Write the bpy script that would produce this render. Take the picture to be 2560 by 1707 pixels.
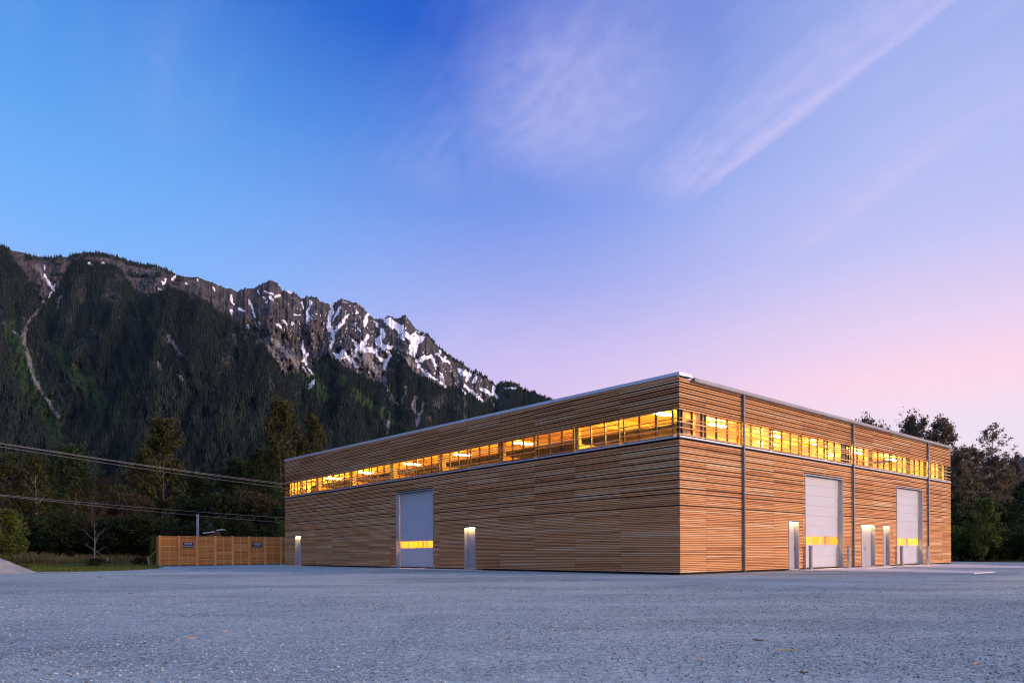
import bpy, bmesh, math, random
import numpy as np
from mathutils import Vector, Matrix

for o in list(bpy.data.objects): bpy.data.objects.remove(o)
SC = bpy.context.scene
COL = SC.collection
R = math.radians
# ------------------------------------------------------------------ camera (solved from the photograph)
F_PX, Y0, ROLL, YAW = 1752.0, 1380.6, -0.00585, 0.70836
CX, CY, HC = 6.8926, 28.7291, 0.963
LEN_L, LEN_R = 40.0, 31.57
cam = bpy.data.cameras.new('camera')
cam.sensor_width = 36.0
cam.lens = 36.0 * F_PX / 2560.0
cam.shift_x = 0.0
cam.shift_y = (Y0 - 853.5) / 2560.0
cam.clip_start = 0.1
cam.clip_end = 60000
camo = bpy.data.objects.new('camera', cam); COL.objects.link(camo)
camo.location = (0, 0, HC)
camo.rotation_euler = (Matrix.Rotation(R(90), 4, 'X') @ Matrix.Rotation(ROLL, 4, 'Z')).to_euler()
SC.camera = camo

def ray(x, y):
    a, b = x - 1280, y - Y0
    c, s = math.cos(ROLL), math.sin(ROLL)
    return (c*a + s*b)/F_PX, (s*a - c*b)/F_PX      # X/Y, Z/Y
def at(x, y, depth):
    u, v = ray(x, y)
    return Vector((u*depth, depth, HC + v*depth))
def gnd(x, y, z=0.0):
    u, v = ray(x, y); d = (z-HC)/v
    return Vector((u*d, d, z))

# ------------------------------------------------------------------ node helper
class NT:
    def __init__(s, tree):
        s.t = tree; s.n = tree.nodes; s.l = tree.links
    def node(s, typ, **kw):
        n = s.n.new(typ)
        for k, v in kw.items(): setattr(n, k, v)
        return n
    def put(s, sock, v):
        if hasattr(v, 'is_linked') or isinstance(v, bpy.types.NodeSocket): s.l.new(v, sock)
        else:
            if isinstance(v, (tuple, list)) and len(v) == 3 and sock.type == 'RGBA': v = (*v, 1)
            sock.default_value = v
    def math(s, op, a, b=0.0, c=None, clamp=False):
        n = s.node('ShaderNodeMath', operation=op, use_clamp=clamp)
        s.put(n.inputs[0], a); s.put(n.inputs[1], b)
        if c is not None: s.put(n.inputs[2], c)
        return n.outputs[0]
    def vmath(s, op, a, b=None, out=0):
        n = s.node('ShaderNodeVectorMath', operation=op)
        s.put(n.inputs[0], a)
        if b is not None: s.put(n.inputs[1], b)
        return n.outputs[out]
    def mix(s, f, a, b, blend='MIX'):
        n = s.node('ShaderNodeMix', data_type='RGBA', blend_type=blend)
        s.put(n.inputs[0], f); s.put(n.inputs[6], a); s.put(n.inputs[7], b)
        return n.outputs[2]
    def ramp(s, f, stops, interp='LINEAR'):
        n = s.node('ShaderNodeValToRGB'); n.color_ramp.interpolation = interp
        e = n.color_ramp.elements
        while len(e) < len(stops): e.new(0.5)
        for k, (p, c) in enumerate(stops):
            e[k].position = p
            e[k].color = (c, c, c, 1) if not isinstance(c, tuple) else (*c, 1)
        s.put(n.inputs[0], f)
        return n.outputs[0]
    def mapr(s, v, a, b, c=0.0, d=1.0, smooth=True):
        n = s.node('ShaderNodeMapRange', interpolation_type='SMOOTHSTEP' if smooth else 'LINEAR')
        s.put(n.inputs[0], v)
        for k, q in zip((1, 2, 3, 4), (a, b, c, d)): n.inputs[k].default_value = q
        return n.outputs[0]
    def noise(s, vec, scale, detail=3.0, rough=0.55, dist=0.0, out=0):
        n = s.node('ShaderNodeTexNoise')
        if vec is not None: s.put(n.inputs['Vector'], vec)
        n.inputs['Scale'].default_value = scale; n.inputs['Detail'].default_value = detail
        n.inputs['Roughness'].default_value = rough; n.inputs['Distortion'].default_value = dist
        return n.outputs[out]
    def voro(s, vec, scale, feature='F1', out='Distance', rnd=1.0):
        n = s.node('ShaderNodeTexVoronoi', feature=feature)
        s.put(n.inputs['Vector'], vec); n.inputs['Scale'].default_value = scale
        n.inputs['Randomness'].default_value = rnd
        return n.outputs[out]
    def mapping(s, vec, scale=(1, 1, 1), rot=(0, 0, 0), loc=(0, 0, 0)):
        n = s.node('ShaderNodeMapping')
        s.put(n.inputs['Vector'], vec)
        n.inputs['Scale'].default_value = scale; n.inputs['Rotation'].default_value = rot; n.inputs['Location'].default_value = loc
        return n.outputs[0]
    def coord(s, which='Object'):
        return s.node('ShaderNodeTexCoord').outputs[which]
    def attr(s, name, out='Fac'):
        return s.node('ShaderNodeAttribute', attribute_name=name).outputs[out]
    def objrand(s):
        return s.node('ShaderNodeObjectInfo').outputs['Random']
    def bump(s, h, strength=0.5, dist=0.02):
        n = s.node('ShaderNodeBump'); n.inputs['Strength'].default_value = strength
        n.inputs['Distance'].default_value = dist; s.put(n.inputs['Height'], h)
        return n.outputs[0]

# ------------------------------------------------------------------ world: dusk sky
SUN_AZ = Vector((0.9105, -0.413, 0)).normalized()
SUN_EL = R(6.0)
world = bpy.data.worlds.new('World'); SC.world = world; world.use_nodes = True
def build_world():
    N = NT(world.node_tree); N.n.clear()
    d = N.vmath('NORMALIZE', N.coord('Generated'))
    sep = N.node('ShaderNodeSeparateXYZ'); N.put(sep.inputs[0], d)
    e = N.math('MAXIMUM', sep.outputs[2], 0.0)
    flat = N.node('ShaderNodeCombineXYZ'); N.put(flat.inputs[0], sep.outputs[0]); N.put(flat.inputs[1], sep.outputs[1])
    s = N.vmath('DOT_PRODUCT', d, tuple(SUN_AZ), out=1)
    zen = (0.24, 0.44, 0.88)
    left = N.ramp(e, [(0.0, (.40, .50, .90)), (0.2, (.33, .50, .95)), (0.3, (.26, .49, .97)), (0.4, (.17, .44, .96)),
                      (0.52, (.09, .34, .84)), (0.7, (.05, .2, .68)), (1.0, zen)])
    mid = N.ramp(e, [(0.0, (.78, .58, .80)), (0.2, (.74, .57, .86)), (0.27, (.60, .52, .88)), (0.35, (.36, .41, .86)), (0.43, (.20, .32, .82)),
                     (0.51, (.085, .225, .74)), (0.60, (.012, .105, .60)), (0.75, (.03, .14, .6)), (1.0, zen)])
    right = N.ramp(e, [(0.0, (.86, .70, .86)), (0.15, (.90, .76, .90)), (0.21, (1.02, .70, .83)), (0.27, (.82, .65, .88)), (0.36, (.55, .56, .92)),
                       (0.45, (.44, .51, .90)), (0.56, (.33, .42, .83)), (0.8, (.16, .29, .74)), (1.0, zen)])
    glow = N.ramp(e, [(0.0, (1.25, .72, .58)), (0.12, (1.2, .74, .66)), (0.28, (.95, .68, .78)), (0.48, (.52, .52, .86)), (0.8, (.18, .3, .74)), (1.0, zen)])
    c = N.mix(N.mapr(s, -0.80, -0.36), left, mid)
    c = N.mix(N.mapr(s, -0.42, 0.12), c, right)
    c = N.mix(N.mapr(s, 0.15, 0.95), c, glow)
    # thin high cirrus, as a flat layer overhead so that its streaks converge in perspective
    inv = N.math('DIVIDE', 1.0, N.math('MAXIMUM', sep.outputs[2], 0.06))
    p = N.node('ShaderNodeVectorMath', operation='SCALE'); N.put(p.inputs[0], d); N.put(p.inputs['Scale'], inv)
    p = p.outputs[0]
    warp = N.noise(p, 0.9, 2.0, 0.5, out=1)
    pw = N.vmath('ADD', p, N.vmath('MULTIPLY', N.vmath('SUBTRACT', warp, (.5, .5, .5)), (.55, .55, 0)))
    ang = math.atan2(-0.92, 0.38)
    q = N.mapping(pw, rot=(0, 0, -ang))
    st = N.noise(N.mapping(q, scale=(0.38, 2.2, 1)), 1.25, 6.0, 0.55)
    broad = N.noise(N.mapping(q, scale=(0.6, 1.0, 1), loc=(3.1, .7, 0)), 0.8, 3.0, 0.5)
    toright = N.mapr(s, -0.62, 0.0)
    cir = N.math('MULTIPLY', N.mapr(st, 0.40, 0.78), N.mapr(broad, 0.34, 0.66))
    wisp = N.noise(N.mapping(q, scale=(0.55, 7.0, 1), loc=(1.7, 4.2, 0)), 1.0, 6.0, 0.6, 0.4)
    # fine ripples inside the streaks
    rip = N.noise(N.mapping(q, scale=(2.2, 3.4, 1)), 6.0, 4.0, 0.6)
    cir = N.math('MULTIPLY', cir, N.math('MULTIPLY', N.mapr(rip, 0.2, 0.7, 0.72, 1.08), N.mapr(wisp, 0.25, 0.7, 0.5, 1.2)))
    fac = N.math('MULTIPLY', cir, N.mapr(toright, 0, 1, 0.22, 0.62), clamp=True)
    # one long contrail-like streak and a soft round bank, each at its own place in the layer
    qs = N.node('ShaderNodeSeparateXYZ'); N.put(qs.inputs[0], N.mapping(p, rot=(0, 0, -ang)))
    def plane_pt(x, y):
        u, v = ray(x, y); return Vector((u/v, 1/v, 0))
    rot = Matrix.Rotation(-ang, 3, 'Z')
    def streak(px, width_hi, width_lo, a0, a1, amp, flip=True):
        a = rot @ plane_pt(*px[0]); b = rot @ plane_pt(*px[1])
        slope = (b.y-a.y)/(b.x-a.x)
        off = N.math('SUBTRACT', qs.outputs[1], N.math('MULTIPLY_ADD', qs.outputs[0], slope, a.y - slope*a.x))
        off = N.math('ADD', off, N.math('MULTIPLY', N.math('SUBTRACT', rip, 0.5), 0.05))
        if flip: off = N.math('MULTIPLY', off, -1.0)
        up = N.math('POWER', N.mapr(off, 0.0, width_hi, 1.0, 0.0, smooth=False), 1.7); dn = N.mapr(off, -width_lo, 0.0, 0.0, 1.0)
        lo, hi = min(a.x, b.x), max(a.x, b.x)
        along = N.math('MULTIPLY', N.mapr(qs.outputs[0], lo-a0, lo+0.1), N.mapr(qs.outputs[0], hi, hi+a1, 1.0, 0.0))
        m = N.math('MULTIPLY', N.math('MULTIPLY', up, dn), along)
        return N.math('MULTIPLY', m, N.math('MULTIPLY', N.math('MULTIPLY', N.mapr(rip, 0.25, 0.7, 0.62, 1.05), N.mapr(wisp, 0.30, 0.62, 0.30, 1.0)), amp))
    f1 = streak([(1741, 485), (2373, 0)], 0.42, 0.03, 0.12, 0.6, 0.75)
    f2 = streak([(2000, 620), (2560, 215)], 0.34, 0.06, 0.15, 0.6, 0.34)
    f3 = streak([(1150, 470), (1480, 0)], 0.35, 0.35, 0.15, 0.6, 0.24, False)
    cen = plane_pt(1500, 250)
    dist = N.vmath('LENGTH', N.vmath('MULTIPLY', N.vmath('SUBTRACT', N.vmath('ADD', p, N.vmath('MULTIPLY', N.vmath('SUBTRACT', warp, (.5, .5, .5)), (.5, .5, 0))), tuple(cen)), (1.0, 0.62, 0)), out=1)
    f4 = N.math('MULTIPLY', N.mapr(dist, 0.03, 0.34, 1.0, 0.0), N.mapr(rip, 0.2, 0.75, 0.38, 0.60))
    low = N.mapr(sep.outputs[2], 0.16, 0.34)
    for f in (f1, f2, f3, f4): fac = N.math('MAXIMUM', fac, f)
    fac = N.math('MULTIPLY', fac, low)
    ccol = N.mix(N.mapr(e, 0.25, 0.6), (.86, .66, .93), (.56, .55, .92))
    c = N.mix(fac, c, ccol)
    # the physical twilight sky underneath, weak
    sky = N.node('ShaderNodeTexSky', sky_type='NISHITA'); sky.sun_disc = False
    sky.sun_elevation = SUN_EL; sky.sun_rotation = math.atan2(SUN_AZ.x, SUN_AZ.y)
    sky.altitude = 200
    c = N.mix(1.0, c, N.mix(1.0, sky.outputs[0], (.006, .006, .006), 'MULTIPLY'), 'ADD')
    bg = N.node('ShaderNodeBackground'); N.put(bg.inputs[0], c); bg.inputs[1].default_value = 1.0
    out = N.node('ShaderNodeOutputWorld'); N.l.new(bg.outputs[0], out.inputs[0])
build_world()
world.cycles.sampling_method = 'MANUAL'; world.cycles.sample_map_resolution = 512

# afterglow of the set sun: low, soft, warm
sl = bpy.data.lights.new('sun', 'SUN'); sl.energy = 3.7; sl.angle = R(24); sl.color = (1.0, 0.72, 0.58)
so = bpy.data.objects.new('sun', sl); COL.objects.link(so)
sd = Vector((SUN_AZ.x*math.cos(SUN_EL), SUN_AZ.y*math.cos(SUN_EL), math.sin(SUN_EL)))
so.rotation_euler = sd.to_track_quat('Z', 'Y').to_euler(); so.location = (60, -30, 40)

SC.view_settings.view_transform = 'Standard'; SC.view_settings.look = 'None'
SC.view_settings.exposure = 0.0; SC.view_settings.gamma = 1.0; SC.view_settings.use_curve_mapping = False
SC.cycles.use_denoising = True
SC.cycles.pixel_filter_type = 'BLACKMAN_HARRIS'; SC.cycles.filter_width = 1.15
SC.cycles.max_bounces = 8; SC.cycles.diffuse_bounces = 4; SC.cycles.transparent_max_bounces = 16
SC.cycles.sample_clamp_indirect = 6.0
SC.cycles.caustics_reflective = False; SC.cycles.caustics_refractive = False

rng = random.Random(7); nrng = np.random.default_rng(7)
# ------------------------------------------------------------------ materials
MATS = {}
def material(name):
    m = bpy.data.materials.new(name); m.use_nodes = True
    N = NT(m.node_tree); b = N.n['Principled BSDF']; MATS[name] = m
    return m, N, b
def simple(name, col, rough=0.6, metal=0.0, var=0.08, scale=6.0, bump=0.0, spec=0.4):
    m, N, b = material(name)
    co = N.coord('Object')
    n = N.noise(co, scale, 4.0, 0.6)
    n2 = N.noise(co, scale*0.13, 2.0, 0.5)
    f = N.math('ADD', N.math('MULTIPLY', n, 0.6), N.math('MULTIPLY', n2, 0.4))
    dark = tuple(c*(1-var*2) for c in col); lite = tuple(min(1, c*(1+var*2)) for c in col)
    N.put(b.inputs['Base Color'], N.mix(N.mapr(f, 0.3, 0.7, smooth=False), dark, lite))
    N.put(b.inputs['Roughness'], N.mapr(n, 0.3, 0.7, max(0, rough-0.08), min(1, rough+0.08)))
    b.inputs['Metallic'].default_value = metal; b.inputs['Specular IOR Level'].default_value = spec
    if bump: N.put(b.inputs['Normal'], N.bump(n, bump, 0.01))
    return m
def emit(name, col, strength):
    m, N, b = material(name); N.n.remove(b)
    em = N.node('ShaderNodeEmission'); N.put(em.inputs[0], col); em.inputs[1].default_value = strength
    N.l.new(em.outputs[0], N.n['Material Output'].inputs[0]); return m
def wood(name, dark, mid, lite, use_attr, axis_scale=(1.2, 1.2, 55.0), rough=0.65, knots=True):
    m, N, b = material(name)
    co = N.coord('Object')
    tone = N.attr('tone') if use_attr else N.objrand()
    shift = N.node('ShaderNodeCombineXYZ'); N.put(shift.inputs[0], N.math('MULTIPLY', tone, 37.0)); N.put(shift.inputs[1], N.math('MULTIPLY', tone, 53.0)); N.put(shift.inputs[2], N.math('MULTIPLY', tone, 11.0))
    v = N.vmath('ADD', co, shift.outputs[0])
    g = N.noise(N.mapping(v, scale=axis_scale), 1.0, 4.0, 0.6, 0.6)
    g2 = N.noise(N.mapping(v, scale=(0.55, 0.55, 4.0)), 1.0, 2.0, 0.5)
    t = N.math('ADD', N.math('MULTIPLY', tone, 0.62), N.math('MULTIPLY', g2, 0.38))
    c = N.ramp(t, [(0.12, dark), (0.42, mid), (0.62, mid), (0.9, lite)])
    c = N.mix(N.mapr(g, 0.35, 0.7, 0.0, 0.30), c, N.mix(1.0, c, (.62, .50, .42), 'MULTIPLY'))
    if knots:
        k = N.voro(N.mapping(v, scale=(3.0, 3.0, 9.0)), 1.0)
        c = N.mix(N.mapr(k, 0.10, 0.05), c, (.11, .05, .025))
    N.put(b.inputs['Base Color'], c); b.inputs['Roughness'].default_value = rough
    b.inputs['Specular IOR Level'].default_value = 0.25
    N.put(b.inputs['Normal'], N.bump(g, 0.25, 0.004))
    return m
LARCH = dict(dark=(.48, .185, .07), mid=(.84, .41, .165), lite=(.97, .70, .42))
M_SLAT = wood('larch_slats', use_attr=False, **LARCH)
M_FASCIA = wood('larch_fascia', use_attr=False, knots=False, **LARCH)
M_SLATJ = wood('larch_cladding', use_attr=True, **LARCH)
M_FENCE = wood('cedar_fence', (.52, .18, .045), (.82, .35, .085), (.95, .55, .19), False)
M_FPOST = wood('cedar_posts', (.72, .35, .10), (.86, .46, .16), (.93, .56, .24), False, axis_scale=(50, 50, 1.2), knots=False)
M_MEMB = simple('black_membrane', (.012, .011, .011), 0.9, var=0.1)
M_GALV = simple('galvanised_steel', (.34, .37, .42), 0.42, 0.65, 0.10, 9.0)
M_ALU = simple('pale_flashing', (.74, .79, .90), 0.35, 0.35, 0.05, 3.0)
M_GUT = simple('weathered_gutter', (.27, .28, .32), 0.5, 0.35, 0.14, 5.0)
M_PIPE = simple('downpipe_zinc', (.14, .17, .23), 0.45, 0.35, 0.08, 4.0)
M_DOOR = simple('door_paint', (.40, .40, .44), 0.42, 0.0, 0.02, 3.0)
M_ROLL = simple('roller_paint', (.56, .575, .63), 0.45, 0.0, 0.02, 2.0)
M_REVEAL = simple('reveal_steel', (.40, .43, .50), 0.45, 0.2, 0.05, 5.0)
M_FRAME = simple('dark_frame', (.022, .018, .020), 0.4, 0.1, 0.1)
M_CONC = simple('concrete', (.76, .70, .66), 0.85, 0.0, 0.10, 1.6, 0.25)
M_INWALL = simple('interior_panels', (.66, .44, .19), 0.7, 0.0, 0.07, 1.2)
M_INFLOOR = simple('interior_floor', (.46, .42, .36), 0.7, 0.0, 0.05, 1.0)
M_GLULAM = wood('glulam', (.52, .32, .12), (.64, .41, .17), (.72, .5, .24), False, axis_scale=(1.5, 1.5, 20), knots=False)
M_BEAMD = simple('crane_beam_paint', (.075, .06, .03), 0.6, 0.1, 0.15, 3.0)
M_ROOF = simple('roof_membrane', (.16, .16, .17), 0.85)
M_BARK = simple('bark', (.085, .07, .055), 0.9, 0.0, 0.2, 9.0, 0.5)
M_PALEBARK = simple('pale_bark', (.36, .33, .31), 0.85, 0.0, 0.22, 6.0, 0.4)
M_WIRE = simple('wire', (.24, .235, .24), 0.5, 0.3)
M_POLE = simple('pole_wood', (.46, .45, .45), 0.8, 0.0, 0.15, 4.0)
M_SIGN = simple('sign_board', (.018, .020, .045), 0.5, 0.0, 0.1)
M_WHITE = simple('sign_white', (.78, .78, .82), 0.5, 0.0, 0.02)
M_STAKE = simple('stake_wood', (.52, .42, .30), 0.8, 0.0, 0.12, 8)
M_ROPE = simple('yellow_rope', (.42, .36, .06), 0.8)
M_SPLINT = simple('splinter_wood', (.62, .38, .20), 0.8, 0.0, 0.15, 30)
M_SHED = simple('shed_boards', (.14, .085, .06), 0.8, 0.0, 0.2, 4)
M_SHEDROOF = simple('shed_metal', (.58, .62, .70), 0.4, 0.3)
M_BLUE = simple('blue_frame', (.16, .26, .36), 0.5)
M_LAMP = emit('lamp_glow', (1.0, .61, .085), 1000.0)
M_STRIP = emit('led_strip', (1.0, .62, .22), 75.0)
M_STEEL = simple('handle_steel', (.42, .42, .44), 0.3, 0.9)

def planks(name, dark, mid, lite):
    m, N, b = material(name); co = N.coord('Object')
    sx = N.node('ShaderNodeSeparateXYZ'); N.put(sx.inputs[0], co)
    cell = N.math('FLOOR', N.math('MULTIPLY', sx.outputs[0], 4.0))
    r_ = N.node('ShaderNodeTexWhiteNoise', noise_dimensions='1D'); N.put(r_.inputs['W'], cell)
    g = N.noise(N.mapping(co, scale=(14, .5, 1)), 1.0, 4)
    c = N.ramp(N.math('ADD', N.math('MULTIPLY', r_.outputs[0], .6), N.math('MULTIPLY', g, .4)), [(0.1, dark), (0.5, mid), (0.9, lite)])
    edge = N.math('PINGPONG', N.math('MULTIPLY', sx.outputs[0], 4.0), 0.5)
    c = N.mix(N.mapr(edge, 0.0, 0.05, 0.8, 0.0), c, (.12, .06, .02))
    N.put(b.inputs['Base Color'], c); b.inputs['Roughness'].default_value = .6
    return m
M_CEIL = planks('ceiling_boards', (.54, .30, .09), (.70, .42, .14), (.82, .54, .22))

def glass(name, ior, tint=(1, 1, 1)):
    m, N, b = material(name); N.n.remove(b)
    tr = N.node('ShaderNodeBsdfTransparent'); N.put(tr.inputs[0], tint)
    gl = N.node('ShaderNodeBsdfGlossy'); gl.inputs['Roughness'].default_value = 0.004
    co = N.coord('Object')
    N.put(gl.inputs['Normal'], N.bump(N.noise(co, 0.8, 1.0), 0.05, 0.02))
    fr = N.node('ShaderNodeFresnel'); fr.inputs[0].default_value = ior
    mx = N.node('ShaderNodeMixShader'); N.put(mx.inputs[0], N.math('MULTIPLY', fr.outputs[0], N.math('SUBTRACT', 1.0, N.node('ShaderNodeNewGeometry').outputs['Backfacing']))); N.l.new(tr.outputs[0], mx.inputs[1]); N.l.new(gl.outputs[0], mx.inputs[2])
    N.l.new(mx.outputs[0], N.n['Material Output'].inputs[0]); return m
M_GLASS = glass('window_glass', 2.3, (.97, .95, .9))
M_GLASS2 = glass('door_glass', 1.5, (.97, .95, .9))

def leafmat(name, dark, lite, trans=0.25):
    m, N, b = material(name)
    tone = N.attr('tone'); r_ = N.objrand()
    t = N.math('ADD', N.math('MULTIPLY', tone, 0.8), N.math('MULTIPLY', r_, 0.2))
    c = N.mix(t, dark, lite)
    N.put(b.inputs['Base Color'], c); b.inputs['Roughness'].default_value = 0.6; b.inputs['Specular IOR Level'].default_value = 0.15
    tl = N.node('ShaderNodeBsdfTranslucent'); N.put(tl.inputs[0], c)
    mx = N.node('ShaderNodeMixShader'); mx.inputs[0].default_value = trans
    N.l.new(b.outputs[0], mx.inputs[1]); N.l.new(tl.outputs[0], mx.inputs[2])
    N.l.new(mx.outputs[0], N.n['Material Output'].inputs[0]); return m
M_LEAF = leafmat('poplar_leaves', (.018, .025, .009), (.088, .095, .030))
M_LEAFD = leafmat('dark_leaves', (.016, .032, .014), (.065, .095, .032))
M_LEAFB = leafmat('brown_leaves', (.040, .030, .018), (.12, .092, .055))
M_LEAFR = leafmat('rust_leaves', (.10, .078, .05), (.32, .26, .17))
M_LEAFG = leafmat('young_green_leaves', (.045, .075, .014), (.17, .21, .042))
M_LEAFS = leafmat('spruce_needles', (.02, .045, .05), (.06, .11, .125))
M_LEAFK = leafmat('shrub_leaves', (.010, .020, .006), (.055, .070, .020))
M_UNDER = leafmat('undergrowth_leaves', (.006, .012, .005), (.030, .042, .014))
M_GRASS = leafmat('grass_blades', (.05, .085, .018), (.20, .25, .06), 0.3)
M_REED = leafmat('dry_grass_blades', (.10, .095, .03), (.30, .24, .10), 0.3)
M_FOREST = leafmat('conifers', (.003, .008, .007), (.014, .026, .016), 0.0)

# ------------------------------------------------------------------ object helpers
def tag(o, label=None, cat=None, group=None, kind=None):
    if label: o['label'] = label
    if cat: o['category'] = cat
    if group: o['group'] = group
    if kind: o['kind'] = kind
    return o
def empty(name, loc=(0, 0, 0), rz=0.0, parent=None):
    o = bpy.data.objects.new(name, None); COL.objects.link(o)
    o.location = loc; o.rotation_euler = (0, 0, rz); o.empty_display_size = 0.3
    if parent: o.parent = parent
    return o
def link(name, me, mat, parent=None, loc=None, rz=None):
    o = bpy.data.objects.new(name, me); COL.objects.link(o)
    if mat and not me.materials: me.materials.append(mat)
    if parent: o.parent = parent
    if loc is not None: o.location = loc
    if rz is not None: o.rotation_euler = (0, 0, rz)
    return o
def mesh_np(name, v, f, tone=None, smooth=False):
    """v (n,3), f (m,k) all faces of one size"""
    v = np.asarray(v, dtype=np.float32); f = np.asarray(f, dtype=np.int32)
    me = bpy.data.meshes.new(name)
    me.vertices.add(len(v)); me.vertices.foreach_set('co', v.ravel())
    k = f.shape[1]
    me.loops.add(f.size); me.loops.foreach_set('vertex_index', f.ravel())
    me.polygons.add(len(f)); me.polygons.foreach_set('loop_start', np.arange(0, f.size, k, dtype=np.int32))
    me.polygons.foreach_set('use_smooth', np.full(len(f), smooth))
    if tone is not None:
        a = me.attributes.new('tone', 'FLOAT', 'FACE'); a.data.foreach_set('value', np.asarray(tone, dtype=np.float32))
    me.update(calc_edges=True); me.validate()
    return me
BOXF = np.array([[0, 3, 2, 1], [4, 5, 6, 7], [0, 1, 5, 4], [1, 2, 6, 5], [2, 3, 7, 6], [3, 0, 4, 7]])
class MB:
    """collects shapes for one mesh"""
    def __init__(s): s.v = []; s.f = []; s.t = []
    def raw(s, v, f, tone=0.5):
        n = len(s.v); s.v += [tuple(p) for p in v]; s.f += [tuple(i+n for i in q) for q in f]; s.t += [tone]*len(f); return s
    def box(s, x0, y0, z0, x1, y1, z1, tone=0.5):
        v = [(x0, y0, z0), (x1, y0, z0), (x1, y1, z0), (x0, y1, z0), (x0, y0, z1), (x1, y0, z1), (x1, y1, z1), (x0, y1, z1)]
        return s.raw(v, BOXF.tolist(), tone)
    def prism(s, poly, z0, z1):
        n = len(poly); v = [(x, y, z0) for x, y in poly] + [(x, y, z1) for x, y in poly]
        f = [tuple(range(n-1, -1, -1)), tuple(range(n, 2*n))] + [(i, (i+1) % n, n+(i+1) % n, n+i) for i in range(n)]
        return s.raw(v, f)
    def tube(s, pts, rad, seg=6, cap=True):
        pts = [Vector(p) for p in pts]
        if not hasattr(rad, '__len__'): rad = [rad]*len(pts)
        v = []; f = []
        for i, p in enumerate(pts):
            d = (pts[min(i+1, len(pts)-1)] - pts[max(i-1, 0)]).normalized()
            a = d.cross(Vector((0, 0, 1)))
            if a.length < 1e-3: a = Vector((1, 0, 0))
            a.normalize(); b = d.cross(a)
            for k in range(seg):
                t = 2*math.pi*k/seg; v.append(p + (a*math.cos(t) + b*math.sin(t))*rad[i])
        for i in range(len(pts)-1):
            for k in range(seg):
                k2 = (k+1) % seg; f.append((i*seg+k, i*seg+k2, (i+1)*seg+k2, (i+1)*seg+k))
        if cap:
            f.append(tuple(range(seg-1, -1, -1))); f.append(tuple((len(pts)-1)*seg+k for k in range(seg)))
        return s.raw(v, f)
    def mesh(s, name, tone=False, smooth=False):
        me = bpy.data.meshes.new(name); me.from_pydata(s.v, [], s.f)
        if tone:
            a = me.attributes.new('tone', 'FLOAT', 'FACE'); a.data.foreach_set('value', np.array(s.t, dtype=np.float32))
        if smooth: me.polygons.foreach_set('use_smooth', np.ones(len(me.polygons), dtype=bool))
        me.update(); return me
    def build(s, name, mat, parent=None, loc=None, rz=None, tone=False, smooth=False, bevel=0.0):
        me = s.mesh(name, tone, smooth)
        if bevel:
            bm = bmesh.new(); bm.from_mesh(me)
            bmesh.ops.bevel(bm, geom=list(bm.edges), offset=bevel, segments=1, affect='EDGES'); bm.to_mesh(me); bm.free()
        return link(name, me, mat, parent, loc, rz)
def box(name, mat, parent, *b, bevel=0.0):
    return MB().box(*b).build(name, mat, parent, bevel=bevel)

# ------------------------------------------------------------------ numpy noise
_perm = nrng.random((256, 256)).astype(np.float64)
def vnoise(x, y):
    xi = np.floor(x).astype(int); yi = np.floor(y).astype(int); fx = x-xi; fy = y-yi
    fx = fx*fx*(3-2*fx); fy = fy*fy*(3-2*fy)
    g = lambda a, b: _perm[a & 255, b & 255]
    return (g(xi, yi)*(1-fx)+g(xi+1, yi)*fx)*(1-fy) + (g(xi, yi+1)*(1-fx)+g(xi+1, yi+1)*fx)*fy
def fbm(x, y, o=5, ridged=False, gain=0.5):
    s = 0; a = 1; t = 0
    for k in range(o):
        n = vnoise(x*2**k + 17*k, y*2**k + 31*k)
        if ridged: n = 1-np.abs(2*n-1)
        s = s + a*n; t += a; a *= gain
    return s/t
sstep = lambda x, a, b: (lambda t: t*t*(3-2*t))(np.clip((x-a)/(b-a), 0, 1))

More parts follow.
